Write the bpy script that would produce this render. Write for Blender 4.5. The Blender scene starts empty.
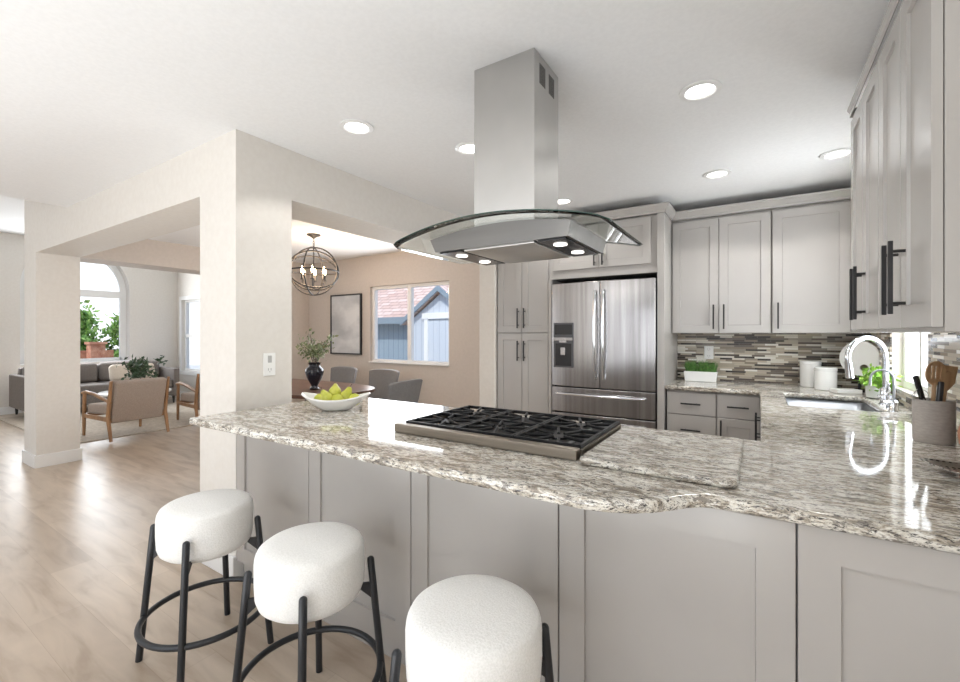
import bpy, bmesh, math, random
from mathutils import Vector, Matrix
random.seed(7)
R = math.radians
PI = math.pi
sc = bpy.context.scene
C = sc.collection
# ------------------------------------------------------------------ camera
EYE = 1.33
cam_d = bpy.data.cameras.new('camera')
cam = bpy.data.objects.new('camera', cam_d); C.objects.link(cam)
cam.location = (0, 0, EYE)
cam.rotation_euler = (R(90), 0, R(32.6))
cam_d.sensor_width = 36.0
cam_d.lens = 438.0 / 960.0 * 36.0
cam_d.shift_y = -7.0 / 960.0
cam_d.clip_start = 0.02
sc.camera = cam
# ------------------------------------------------------------------ view, world, lights
sc.view_settings.view_transform = 'Standard'
sc.view_settings.look = 'None'
sc.view_settings.exposure = 1.1
sc.view_settings.gamma = 1.0
sc.view_settings.use_curve_mapping = False
sc.cycles.use_denoising = True
sc.cycles.max_bounces = 10
sc.cycles.diffuse_bounces = 5
sc.cycles.glossy_bounces = 5
sc.cycles.transmission_bounces = 8
sc.cycles.transparent_max_bounces = 8
sc.cycles.caustics_reflective = False
sc.cycles.caustics_refractive = False
sc.cycles.sample_clamp_indirect = 6.0

w = bpy.data.worlds.new('sky'); sc.world = w; w.use_nodes = True
nt = w.node_tree; nt.nodes.clear()
wo = nt.nodes.new('ShaderNodeOutputWorld'); bg = nt.nodes.new('ShaderNodeBackground')
tc = nt.nodes.new('ShaderNodeTexCoord'); sx = nt.nodes.new('ShaderNodeSeparateXYZ')
cr = nt.nodes.new('ShaderNodeValToRGB')
cr.color_ramp.elements[0].position = 0.0; cr.color_ramp.elements[0].color = (.92, .95, 1, 1)
cr.color_ramp.elements[1].position = 0.6; cr.color_ramp.elements[1].color = (.50, .68, 1, 1)
nt.links.new(tc.outputs['Generated'], sx.inputs[0]); nt.links.new(sx.outputs['Z'], cr.inputs[0])
nt.links.new(cr.outputs[0], bg.inputs[0]); bg.inputs[1].default_value = .85
nt.links.new(bg.outputs[0], wo.inputs[0])

def lamp(name, kind, loc, rot, energy, color=(1, 1, 1), size=1, size_y=None, spread=None):
    d = bpy.data.lights.new(name, kind); d.energy = energy; d.color = color
    if kind == 'AREA':
        d.size = size
        if size_y: d.shape = 'RECTANGLE'; d.size_y = size_y
        if spread: d.spread = spread
    elif kind == 'SUN': d.angle = size
    else: d.shadow_soft_size = size
    o = bpy.data.objects.new(name, d); C.objects.link(o); o.location = loc; o.rotation_euler = rot
    return o
# sun on the gardens outside
lamp('sun', 'SUN', (0, 0, 9), (R(38), R(-8), R(25)), 1.5, (1, .96, .9), R(1))
# daylight through the glass doors behind the camera (area lights sit in the openings)
lamp('daylight_patio_door', 'AREA', (-1.6, -2.93, 1.2), (R(104), 0, R(180)), 72, (.94, .975, 1), 3.3, 2.1)
lamp('daylight_garden_door', 'AREA', (-6.6, -2.93, 1.2), (R(104), 0, R(180)), 34, (.94, .975, 1), 3.3, 2.1)
# added fill lamps low behind the camera, facing up to brighten the ceiling
lamp('ceiling_fill_kitchen', 'AREA', (-1.6, -1.7, .03), (R(180), 0, 0), 56, (.93, .97, 1), 3.2, 2.0)
lamp('ceiling_fill_sitting', 'AREA', (-6.6, -1.7, .03), (R(180), 0, 0), 10, (.95, .98, 1), 3.2, 2.0)
# daylight through the windows
lamp('daylight_arched_window', 'AREA', (-10.4, 2.75, 1.6), (0, R(-90), 0), 40, (.93, .97, 1), 1.9, 1.7)
lamp('daylight_dining_window', 'AREA', (-3.97, 4.33, 1.47), (R(-90), 0, 0), 14, (.93, .97, 1), 1.3, 1.0)
lamp('daylight_sink_window', 'AREA', (.845, 3.35, 1.525), (0, R(90), 0), 12, (.93, .97, 1), 1.0, .70)

# ------------------------------------------------------------------ materials
def mat(name, col, rough=.5, metal=0, spec=None, coat=0, emis=None, estr=0, trans=0, ior=None, sheen=0):
    m = bpy.data.materials.new(name); m.use_nodes = True
    b = m.node_tree.nodes['Principled BSDF']
    b.inputs['Base Color'].default_value = (*col, 1)
    b.inputs['Roughness'].default_value = rough
    b.inputs['Metallic'].default_value = metal
    if spec is not None: b.inputs['Specular IOR Level'].default_value = spec
    if coat: b.inputs['Coat Weight'].default_value = coat; b.inputs['Coat Roughness'].default_value = .04
    if emis: b.inputs['Emission Color'].default_value = (*emis, 1); b.inputs['Emission Strength'].default_value = estr
    if trans: b.inputs['Transmission Weight'].default_value = trans
    if ior: b.inputs['IOR'].default_value = ior
    if sheen: b.inputs['Sheen Weight'].default_value = sheen
    return m
def N(m, t, **k):
    n = m.node_tree.nodes.new('ShaderNode' + t)
    for a, v in k.items(): setattr(n, a, v)
    return n
def L(m, a, b): m.node_tree.links.new(a, b)
def bsdf(m): return m.node_tree.nodes['Principled BSDF']
def coords(m, scale=(1, 1, 1), rot=(0, 0, 0)):
    t = N(m, 'TexCoord'); g = N(m, 'NewGeometry'); mp = N(m, 'Mapping')
    mp.inputs['Scale'].default_value = scale; mp.inputs['Rotation'].default_value = rot
    L(m, g.outputs['Position'], mp.inputs['Vector'])
    return mp.outputs[0]
def ramp(m, stops, fac, interp='LINEAR'):
    r = N(m, 'ValToRGB'); cr = r.color_ramp; cr.interpolation = interp
    while len(cr.elements) < len(stops): cr.elements.new(.5)
    for e, (p, c) in zip(cr.elements, stops): e.position = p; e.color = (*c, 1)
    L(m, fac, r.inputs[0]); return r.outputs[0]
def mottled(m, c0, c1, scale, lo=.35, hi=.65, stretch=(1, 1, 1), detail=4, bump=0, bdist=.002):
    v = coords(m, stretch); n = N(m, 'TexNoise'); n.inputs['Scale'].default_value = scale
    n.inputs['Detail'].default_value = detail
    L(m, v, n.inputs['Vector'])
    L(m, ramp(m, [(lo, c0), (hi, c1)], n.outputs[0]), bsdf(m).inputs['Base Color'])
    if bump:
        b = N(m, 'Bump'); b.inputs['Strength'].default_value = bump; b.inputs['Distance'].default_value = bdist
        L(m, n.outputs[0], b.inputs['Height']); L(m, b.outputs[0], bsdf(m).inputs['Normal'])
    return m
def mixc(m, fac, a, b, blend='MIX'):
    x = N(m, 'Mix', data_type='RGBA', blend_type=blend)
    if hasattr(fac, 'is_output') or not isinstance(fac, float): L(m, fac, x.inputs[0])
    else: x.inputs[0].default_value = fac
    for s, v in ((6, a), (7, b)):
        if isinstance(v, tuple): x.inputs[s].default_value = (*v, 1)
        else: L(m, v, x.inputs[s])
    return x.outputs[2]

M = {}
M['wall'] = mottled(mat('wall_paint', (.72, .68, .63), .75), (.705, .67, .622), (.73, .698, .652), 30, bump=.025)
M['wall_warm_lit'] = mottled(mat('wall_paint_warm_lit', (.6, .5, .4), .75), (.56, .505, .455), (.59, .53, .48), 30, bump=.025)  # same wall paint, with the chandelier's warm light put into the colour
M['ceiling'] = mottled(mat('ceiling_paint', (.8, .8, .8), .85), (.83, .835, .84), (.86, .865, .87), 60, bump=.02)
M['trim'] = mat('white_trim', (.82, .82, .81), .35)
M['cab'] = mottled(mat('cabinet_lacquer', (.43, .41, .39), .2, spec=.5), (.41, .390, .369), (.43, .41, .389), 3)
M['cab_in'] = mat('cabinet_shadow_gap', (.05, .045, .04), .6)
M['black'] = mat('black_metal', (.012, .012, .013), .38, spec=.5)
M['stool_metal'] = mat('stool_black_steel', (.018, .02, .024), .35)
M['boucle'] = mottled(mat('white_boucle', (.8, .79, .76), .95, sheen=.3), (.84, .835, .81), (.93, .925, .905), 220, bump=.6, bdist=.004)
M['chrome'] = mat('chrome', (.75, .77, .8), .08, 1)
M['iron'] = mat('cast_iron', (.006, .006, .007), .5, spec=.3)
M['ironlite'] = mat('burner_alloy', (.25, .25, .25), .4, .8)
def pane_glass():
    m = bpy.data.materials.new('window_glass'); m.use_nodes = True; t = m.node_tree; t.nodes.clear()
    o = N(m, 'OutputMaterial'); x = N(m, 'MixShader'); f = N(m, 'LayerWeight'); f.inputs[0].default_value = .12
    a = N(m, 'BsdfTransparent'); g = N(m, 'BsdfGlossy'); g.inputs['Roughness'].default_value = 0
    L(m, f.outputs['Facing'], x.inputs[0]); L(m, a.outputs[0], x.inputs[1]); L(m, g.outputs[0], x.inputs[2]); L(m, x.outputs[0], o.inputs[0])
    return m
M['glass'] = pane_glass()
M['white_glaze'] = mat('white_glaze', (.82, .82, .8), .18)
M['bulb'] = mat('warm_bulb', (1, .8, .5), .4, emis=(1, .66, .34), estr=22)
M['led'] = mat('led_diffuser', (1, 1, 1), .4, emis=(1, .98, .95), estr=5)
M['hoodled'] = mat('hood_halogen', (1, 1, 1), .4, emis=(1, .95, .88), estr=2)
M['wood_light'] = mottled(mat('oak_wood', (.5, .3, .15), .45), (.30, .16, .075), (.42, .24, .12), 14, stretch=(1, 1, .2))
M['utensil'] = mottled(mat('utensil_wood', (.5, .3, .15), .5), (.36, .20, .10), (.52, .33, .18), 40, stretch=(1, 1, .15))
M['walnut'] = mottled(mat('walnut_wood', (.1, .05, .03), .3), (.075, .035, .022), (.15, .075, .05), 10, stretch=(.25, 2, 1))
M['grey_fabric'] = mottled(mat('grey_fabric', (.2, .2, .2), .95), (.17, .165, .165), (.22, .215, .215), 120, bump=.3)
M['sofa'] = mottled(mat('sofa_fabric', (.25, .24, .24), .95), (.19, .168, .155), (.245, .22, .205), 80, bump=.3)
M['taupe'] = mottled(mat('taupe_linen', (.4, .33, .28), .95), (.36, .295, .25), (.44, .365, .31), 110, bump=.3)
M['cream_fabric'] = mottled(mat('cream_fabric', (.7, .6, .5), .95), (.62, .54, .45), (.70, .62, .53), 90, bump=.3)
M['rug'] = mottled(mat('beige_rug_wool', (.6, .54, .46), 1), (.46, .40, .33), (.60, .53, .45), 25, bump=.5)
M['crock'] = mottled(mat('stoneware', (.4, .36, .32), .6), (.36, .33, .30), (.42, .385, .35), 60, stretch=(1, 1, 3), bump=.2)
M['terracotta'] = mat('terracotta', (.5, .2, .12), .5)
M['black_glaze'] = mat('black_glaze', (.012, .012, .018), .18)
M['pear'] = mottled(mat('pear_skin', (.6, .55, .05), .4), (.40, .43, .03), (.56, .56, .09), 25)
M['leaf_bright'] = mottled(mat('leaf_bright', (.2, .5, .05), .5), (.16, .40, .04), (.42, .62, .12), 40)
M['leaf_grass'] = mottled(mat('leaf_grass', (.1, .3, .05), .5), (.05, .15, .025), (.13, .29, .06), 60)
M['leaf_olive'] = mottled(mat('leaf_olive', (.2, .25, .12), .6), (.10, .15, .06), (.33, .36, .20), 50)
M['leaf_dark'] = mottled(mat('leaf_dark', (.05, .1, .05), .5), (.02, .05, .025), (.10, .16, .08), 50)
M['leaf_garden'] = mottled(mat('leaf_garden', (.2, .35, .08), .6), (.10, .24, .03), (.36, .52, .14), 6)
M['bark'] = mottled(mat('bark', (.15, .11, .08), .9), (.09, .07, .055), (.2, .16, .13), 12)
M['brick_red'] = mottled(mat('garden_brick', (.45, .2, .12), .9), (.38, .15, .09), (.55, .28, .18), 8)
M['concrete'] = mottled(mat('patio_concrete', (.6, .58, .55), .9), (.55, .53, .5), (.66, .64, .6), 4)
M['stucco'] = mat('white_stucco', (.85, .86, .88), .9)
M['plate'] = mat('outlet_plastic', (.84, .84, .82), .35)
M['slot'] = mat('outlet_slot', (.45, .45, .44), .5)
M['dark'] = mat('dark_plastic', (.015, .015, .017), .25)
M['panel_grey'] = mat('dispenser_grey', (.09, .09, .095), .35, .6)
M['grate_hole'] = mat('vent_dark', (.09, .085, .08), .6)
M['fridge_gap'] = mat('recess_shade_black', (.012, .011, .01), .8)
M['bark2'] = M['bark']

def steel(name, c0, c1, rough, scale, stretch, aniso=.6):
    m = mat(name, c0, rough, 1)
    v = coords(m, stretch); n = N(m, 'TexNoise'); n.inputs['Scale'].default_value = scale; n.inputs['Detail'].default_value = 3
    L(m, v, n.inputs['Vector'])
    L(m, ramp(m, [(.3, c0), (.7, c1)], n.outputs[0]), bsdf(m).inputs['Base Color'])
    b = N(m, 'Bump'); b.inputs['Strength'].default_value = .05; b.inputs['Distance'].default_value = .001
    L(m, n.outputs[0], b.inputs['Height']); L(m, b.outputs[0], bsdf(m).inputs['Normal'])
    bsdf(m).inputs['Anisotropic'].default_value = aniso
    return m
M['steel'] = steel('brushed_steel', (.30, .285, .28), (.46, .445, .44), .22, 5, (5, 5, .10))
M['hood_steel'] = steel('hood_steel', (.50, .495, .48), (.58, .57, .555), .40, 3, (1, 1, 1))
M['hood_body'] = steel('hood_body_steel', (.17, .163, .152), (.22, .212, .20), .34, 5, (.2, 2, 2))
M['tray_steel'] = steel('cooktop_steel', (.24, .205, .165), (.33, .29, .24), .36, 20, (.1, 3, 3))
M['sink_steel'] = mat('sink_steel', (.40, .42, .45), .42, 1)

# thin canopy glass: real dielectric slab, slight green
g = mat('canopy_glass', (.93, .975, .95), 0, trans=1, ior=1.45); M['hood_glass'] = g
M['glass_edge'] = mat('canopy_edge', (.03, .075, .06), .1)

# granite
def granite(name, seam=0):
    m = mat(name, (.6, .57, .5), .06, spec=.6)
    pass
    v = coords(m, (1, 2.5, 3.0), (0, 0, R(-8 + seam)))
    def noise(scale, det, dist=0, rough=.6):
        n = N(m, 'TexNoise'); n.inputs['Scale'].default_value = scale; n.inputs['Detail'].default_value = det
        n.inputs['Distortion'].default_value = dist; n.inputs['Roughness'].default_value = rough
        L(m, v, n.inputs['Vector']); return n.outputs[0]
    base = ramp(m, [(.38, (.22, .19, .155)), (.45, (.43, .38, .31)), (.50, (.66, .62, .54)), (.56, (.82, .80, .74))], noise(10, 8, 1.0, .75))
    grey = ramp(m, [(.53, (0, 0, 0)), (.58, (1, 1, 1))], noise(20, 7, .8, .75))
    c = mixc(m, grey, base, (.27, .245, .215))
    spk = ramp(m, [(.555, (0, 0, 0)), (.59, (1, 1, 1))], noise(42, 6, .5, .75))
    c = mixc(m, spk, c, (.055, .05, .05))
    sp2 = ramp(m, [(.575, (0, 0, 0)), (.62, (1, 1, 1))], noise(85, 4, .3, .7))
    c = mixc(m, sp2, c, (.08, .07, .065))
    wh = ramp(m, [(.58, (0, 0, 0)), (.66, (1, 1, 1))], noise(34, 6, .5, .65))
    c = mixc(m, wh, c, (.86, .85, .81))
    L(m, c, bsdf(m).inputs['Base Color'])
    return m
M['granite'] = granite('granite')
M['granite2'] = granite('granite_slab', 14)

# floor planks
def floor_mat():
    m = mat('oak_plank_floor', (.5, .4, .3), .33, spec=.45)
    v = coords(m)
    b = N(m, 'TexBrick'); b.offset = .37; b.inputs['Color1'].default_value = (.46, .375, .295, 1)
    b.inputs['Color2'].default_value = (.56, .47, .38, 1); b.inputs['Mortar'].default_value = (.36, .28, .21, 1)
    b.inputs['Scale'].default_value = 1; b.inputs['Mortar Size'].default_value = .0012
    b.inputs['Brick Width'].default_value = 1.4; b.inputs['Row Height'].default_value = .19
    b.inputs['Mortar Smooth'].default_value = 1
    L(m, v, b.inputs['Vector'])
    v2 = coords(m, (1.1, 6, 1)); n = N(m, 'TexNoise'); n.inputs['Scale'].default_value = 2.2; n.inputs['Detail'].default_value = 7
    n.inputs['Distortion'].default_value = .6
    L(m, v2, n.inputs['Vector'])
    g = ramp(m, [(.32, (.80, .76, .72)), (.5, (1, 1, 1)), (.68, (1.12, 1.12, 1.12))], n.outputs[0])
    c = mixc(m, 1.0, b.outputs[0], g, 'MULTIPLY')
    L(m, c, bsdf(m).inputs['Base Color'])
    return m
M['floor'] = floor_mat()

# mosaic backsplash: thin strips of glass and stone
def mosaic():
    m = mat('mosaic_strips', (.5, .5, .5), .22, spec=.45)
    g = N(m, 'NewGeometry'); s = N(m, 'SeparateXYZ'); L(m, g.outputs['Position'], s.inputs[0])
    a = N(m, 'Math', operation='ADD'); L(m, s.outputs[0], a.inputs[0]); L(m, s.outputs[1], a.inputs[1])
    c = N(m, 'CombineXYZ'); L(m, a.outputs[0], c.inputs[0]); L(m, s.outputs[2], c.inputs[1])
    b = N(m, 'TexBrick'); b.offset = .43; b.offset_frequency = 3; b.squash = .62; b.squash_frequency = 2
    b.inputs['Color1'].default_value = (0, 0, 0, 1); b.inputs['Color2'].default_value = (1, 1, 1, 1)
    b.inputs['Mortar'].default_value = (.5, .5, .5, 1); b.inputs['Scale'].default_value = 1
    b.inputs['Mortar Size'].default_value = .0007; b.inputs['Brick Width'].default_value = .15
    b.inputs['Row Height'].default_value = .0158
    L(m, c.outputs[0], b.inputs['Vector'])
    col = ramp(m, [(0, (.42, .36, .28)), (.14, (.07, .05, .038)), (.28, (.24, .19, .14)), (.38, (.72, .68, .59)),
                   (.52, (.15, .12, .095)), (.62, (.50, .43, .33)), (.74, (.035, .027, .022)), (.83, (.30, .26, .21)), (.91, (.80, .77, .70))],
               b.outputs[0], 'CONSTANT')
    c2 = mixc(m, b.outputs['Fac'], col, (.32, .29, .25))
    L(m, c2, bsdf(m).inputs['Base Color'])
    bp = N(m, 'Bump'); bp.inputs['Strength'].default_value = .4; bp.inputs['Distance'].default_value = .003; bp.invert = True
    L(m, b.outputs['Fac'], bp.inputs['Height']); L(m, bp.outputs[0], bsdf(m).inputs['Normal'])
    return m
M['mosaic'] = mosaic()
# garden shed
def siding(name, c0, c1, axis_sum=True):
    m = mat(name, c0, .8)
    g = N(m, 'NewGeometry'); s = N(m, 'SeparateXYZ'); L(m, g.outputs['Position'], s.inputs[0])
    a = N(m, 'Math', operation='ADD'); L(m, s.outputs[0], a.inputs[0]); L(m, s.outputs[1], a.inputs[1])
    f = N(m, 'Math', operation='MULTIPLY'); L(m, a.outputs[0], f.inputs[0]); f.inputs[1].default_value = 6.5
    fr = N(m, 'Math', operation='FRACT'); L(m, f.outputs[0], fr.inputs[0])
    L(m, ramp(m, [(0, c1), (.08, c1), (.12, c0)], fr.outputs[0]), bsdf(m).inputs['Base Color'])
    return m
M['siding'] = siding('shed_siding', (.27, .35, .42), (.16, .22, .28))
M['siding_pale'] = siding('shed_siding_pale', (.55, .60, .66), (.42, .47, .54))
def shingle():
    m = mat('roof_shingle', (.4, .25, .2), .9)
    v = coords(m); b = N(m, 'TexBrick'); b.inputs['Color1'].default_value = (.50, .33, .27, 1); b.inputs['Color2'].default_value = (.66, .50, .44, 1)
    b.inputs['Mortar'].default_value = (.30, .2, .17, 1); b.inputs['Scale'].default_value = 1
    b.inputs['Brick Width'].default_value = .3; b.inputs['Row Height'].default_value = .13; b.inputs['Mortar Size'].default_value = .012
    L(m, v, b.inputs['Vector']); L(m, b.outputs[0], bsdf(m).inputs['Base Color'])
    return m
M['shingle'] = shingle()
M['shed_trim'] = mat('shed_trim', (.22, .28, .33), .7)
M['blind'] = mat('roller_blind', (.62, .63, .63), .8)
def art_mat():
    m = mat('abstract_canvas', (.6, .6, .6), .8)
    mottled(m, (.42, .435, .46), (.66, .67, .68), 1.6, .38, .62, stretch=(1.2, 1, 2))
    return m
M['art'] = art_mat()

# ------------------------------------------------------------------ mesh helpers
class MB:
    def __init__(s): s.bm = bmesh.new()
    def box(s, x0, x1, y0, y1, z0, z1, mi=0):
        vs = [s.bm.verts.new((x, y, z)) for z in (z0, z1) for y in (y0, y1) for x in (x0, x1)]
        for f in ((0, 2, 3, 1), (4, 5, 7, 6), (0, 1, 5, 4), (1, 3, 7, 5), (3, 2, 6, 7), (2, 0, 4, 6)):
            s.bm.faces.new([vs[i] for i in f]).material_index = mi
        return s
    def prism(s, pts, z0, z1, axis='z', mi=0):
        def P(a, b, c):
            return {'z': (a, b, c), 'y': (a, c, b), 'x': (c, a, b)}[axis]
        lo = [s.bm.verts.new(P(a, b, z0)) for a, b in pts]; hi = [s.bm.verts.new(P(a, b, z1)) for a, b in pts]
        n = len(pts); fs = []
        for i in range(n):
            fs.append(s.bm.faces.new((lo[i], lo[(i + 1) % n], hi[(i + 1) % n], hi[i])))
        fs.append(s.bm.faces.new(lo[::-1])); fs.append(s.bm.faces.new(hi))
        for f in fs: f.material_index = mi
        bmesh.ops.recalc_face_normals(s.bm, faces=fs)
        return s
    def cyl(s, p0, p1, r0, r1=None, seg=20, caps=True, mi=0):
        r1 = r0 if r1 is None else r1
        p0, p1 = Vector(p0), Vector(p1); d = (p1 - p0).normalized()
        a = Vector((1, 0, 0)) if abs(d.x) < .9 else Vector((0, 1, 0))
        u = d.cross(a).normalized(); v = d.cross(u)
        A = []; B = []
        for i in range(seg):
            t = 2 * PI * i / seg; o = u * math.cos(t) + v * math.sin(t)
            A.append(s.bm.verts.new(p0 + o * r0)); B.append(s.bm.verts.new(p1 + o * r1))
        for i in range(seg):
            j = (i + 1) % seg
            s.bm.faces.new((A[i], A[j], B[j], B[i])).material_index = mi
        if caps:
            s.bm.faces.new(A[::-1]).material_index = mi; s.bm.faces.new(B).material_index = mi
        return s
    def tube(s, pts, r, seg=12, closed=False, mi=0):
        pts = [Vector(p) for p in pts]; n = len(pts); rings = []
        rr = r if isinstance(r, (list, tuple)) else [r] * n
        prev = None
        for i, p in enumerate(pts):
            if closed: t = (pts[(i + 1) % n] - pts[i - 1]).normalized()
            else: t = (pts[min(i + 1, n - 1)] - pts[max(i - 1, 0)]).normalized()
            if prev is None:
                a = Vector((0, 0, 1)) if abs(t.z) < .9 else Vector((1, 0, 0))
                u = t.cross(a).normalized()
            else:
                u = (prev - t * prev.dot(t)).normalized()
            prev = u; v = t.cross(u)
            rings.append([s.bm.verts.new(p + (u * math.cos(2 * PI * k / seg) + v * math.sin(2 * PI * k / seg)) * rr[i]) for k in range(seg)])
        m = n if closed else n - 1
        for i in range(m):
            A = rings[i]; B = rings[(i + 1) % n]
            off = 0
            if closed and i == n - 1:
                off = min(range(seg), key=lambda q: (A[0].co - B[q].co).length)
            for k in range(seg):
                s.bm.faces.new((A[k], A[(k + 1) % seg], B[(k + 1 + off) % seg], B[(k + off) % seg])).material_index = mi
        if not closed:
            s.bm.faces.new(rings[0][::-1]); s.bm.faces.new(rings[-1])
        return s
    def lathe(s, prof, c=(0, 0, 0), seg=32, sx=1, sy=1, mi=0):
        rings = []
        for r, z in prof:
            if r < 1e-5: rings.append([s.bm.verts.new((c[0], c[1], c[2] + z))])
            else: rings.append([s.bm.verts.new((c[0] + r * sx * math.cos(2 * PI * k / seg), c[1] + r * sy * math.sin(2 * PI * k / seg), c[2] + z)) for k in range(seg)])
        for A, B in zip(rings, rings[1:]):
            for k in range(seg):
                j = (k + 1) % seg
                if len(A) == 1 and len(B) == 1: continue
                if len(A) == 1: f = s.bm.faces.new((A[0], B[j], B[k]))
                elif len(B) == 1: f = s.bm.faces.new((A[k], A[j], B[0]))
                else: f = s.bm.faces.new((A[k], A[j], B[j], B[k]))
                f.material_index = mi
        if len(rings[0]) > 1: s.bm.faces.new(rings[0][::-1])
        return s
    def leaves(s, centers, n, size, spread, up=0.3, fold=.25):
        for i in range(n):
            c = Vector(random.choice(centers)) + Vector([random.gauss(0, spread) for _ in range(3)])
            d = Vector((random.gauss(0, 1), random.gauss(0, 1), random.gauss(up, 1))).normalized()
            a = d.cross(Vector((random.random(), random.random(), random.random() + .1))).normalized()
            nn = d.cross(a); l = size * random.uniform(.7, 1.3); ww = l * .28
            v = [s.bm.verts.new(c), s.bm.verts.new(c + d * l * .5 + a * ww + nn * l * fold * .3), s.bm.verts.new(c + d * l), s.bm.verts.new(c + d * l * .5 - a * ww + nn * l * fold * .3)]
            s.bm.faces.new((v[0], v[1], v[2])); s.bm.faces.new((v[0], v[2], v[3]))
        return s
    def build(s, name, m, parent=None, loc=(0, 0, 0), rot=(0, 0, 0), bevel=0, seg=2, smooth=False, angle=35):
        me = bpy.data.meshes.new(name); s.bm.normal_update(); s.bm.to_mesh(me); s.bm.free()
        for mm in (m if isinstance(m, (list, tuple)) else [m]): me.materials.append(mm)
        o = bpy.data.objects.new(name, me); C.objects.link(o)
        o.location = loc; o.rotation_euler = rot
        if parent: o.parent = parent
        for p in me.polygons: p.use_smooth = bool(smooth)
        if smooth:
            me.set_sharp_from_angle(angle=R(angle))
        if bevel:
            b = o.modifiers.new('bevel', 'BEVEL'); b.width = bevel; b.segments = seg; b.limit_method = 'ANGLE'; b.angle_limit = R(50)
            b.harden_normals = False
            if seg > 1:
                for p in me.polygons: p.use_smooth = True
                me.set_sharp_from_angle(angle=R(89.9) if False else R(180))
                wn = o.modifiers.new('wn', 'WEIGHTED_NORMAL'); wn.keep_sharp = False
        return o
def tag(o, label, cat, group=None, kind=None):
    o['label'] = label; o['category'] = cat
    if group: o['group'] = group
    if kind: o['kind'] = kind
    return o
def thing(name, label, cat, loc=(0, 0, 0), rz=0, group=None):
    o = bpy.data.objects.new(name, None); C.objects.link(o); o.location = loc; o.rotation_euler = (0, 0, rz)
    o.empty_display_size = .1
    return tag(o, label, cat, group)
def struct(o, label=None, cat=None):
    o['kind'] = 'structure'
    if label: o['label'] = label
    if cat: o['category'] = cat
    return o
def dup(root, label, loc=None, rz=None):
    def rec(o, parent):
        c = o.copy(); C.objects.link(c)
        if parent: c.parent = parent
        for ch in list(o.children): rec(ch, c)
        return c
    r = rec(root, None); r['label'] = label
    if loc: r.location = loc
    if rz is not None: r.rotation_euler = (0, 0, rz)
    return r

# ------------------------------------------------------------------ room shell
H = 2.44; XR = .70; YB = 4.40; XF = -10.5; Y0 = -3.0; Y1 = 1.285
struct(MB().box(XF - .2, XR + .2, Y0 - .2, YB + .2, -.1, 0).build('floor', M['floor']), 'light oak plank floor running through all rooms', 'floor')
VX0, VX1, VH = -5.12, -7.7, 3.0
cb = MB(); cb.prism([(XR + .2, H), (VX0, H), (VX1, VH), (XF - .2, VH), (XF - .2, VH + .15), (VX1, VH + .15), (VX0, H + .15), (XR + .2, H + .15)], Y0 - .2, Y1 + .05, 'y')
struct(cb.build('ceiling', M['ceiling']), 'white ceiling, flat over the kitchen and sloping up at the left', 'ceiling')
cb = MB(); cb.box(-6.04, XR + .2, Y1 + .05, YB + .2, H, H + .12)
struct(cb.build('ceiling', M['ceiling']), 'white flat ceiling over the cooking zone and dining area', 'ceiling')
cb = MB(); cb.box(XF - .2, -6.3, Y1 + .05, YB + .2, VH, VH + .12)
struct(cb.build('ceiling', M['ceiling']), 'high ceiling over the sitting room', 'ceiling')

def wall_y(name, y0, y1, x0, x1, z1, holes, m, label, z0=0):
    """wall in the X direction between y0 and y1 with rectangular holes (xa,xb,za,zb)"""
    b = MB(); xs = x0
    for xa, xb, za, zb in sorted(holes):
        if xa > xs: b.box(xs, xa, y0, y1, z0, z1)
        if za > z0: b.box(xa, xb, y0, y1, z0, za)
        if zb < z1: b.box(xa, xb, y0, y1, zb, z1)
        xs = xb
    if xs < x1: b.box(xs, x1, y0, y1, z0, z1)
    return struct(b.build(name, m), label, 'wall')
def wall_x(name, x0, x1, y0, y1, z1, holes, m, label, z0=0):
    b = MB(); ys = y0
    for ya, yb, za, zb in sorted(holes):
        if ya > ys: b.box(x0, x1, ys, ya, z0, z1)
        if za > z0: b.box(x0, x1, ya, yb, z0, za)
        if zb < z1: b.box(x0, x1, ya, yb, zb, z1)
        ys = yb
    if ys < y1: b.box(x0, x1, ys, y1, z0, z1)
    return struct(b.build(name, m), label, 'wall')
SW = (2.98, 3.72, 1.00, 2.05)      # sink window
DW = (-4.67, -3.27, .93, 2.0)      # dining window
LW = (-10.3, -9.45, .56, 2.04)     # living side window
wall_x('wall_right', XR, XR + .15, Y0, YB, H, [SW], M['wall'], 'right wall with the sink window')
wall_y('wall_back', YB, YB + .15, -2.18, XR + .15, H, [], M['wall'], 'kitchen back wall behind the cabinets')
wall_y('wall_dining', YB, YB + .15, -6.04, -2.18, H, [DW], M['wall_warm_lit'], 'dining room wall with sliding window, warm lamplight in its colour')
wall_y('wall_living', YB, YB + .15, XF - .2, -6.04, VH, [LW], M['wall'], 'sitting room side wall with narrow window')
wall_y('wall_rear', Y0 - .15, Y0, XF - .2, XR + .15, VH, [(-8.3, -4.9, 0, 2.3), (-3.3, .1, 0, 2.3)], M['wall'], 'wall behind the kitchen with two garden door openings')
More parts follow.
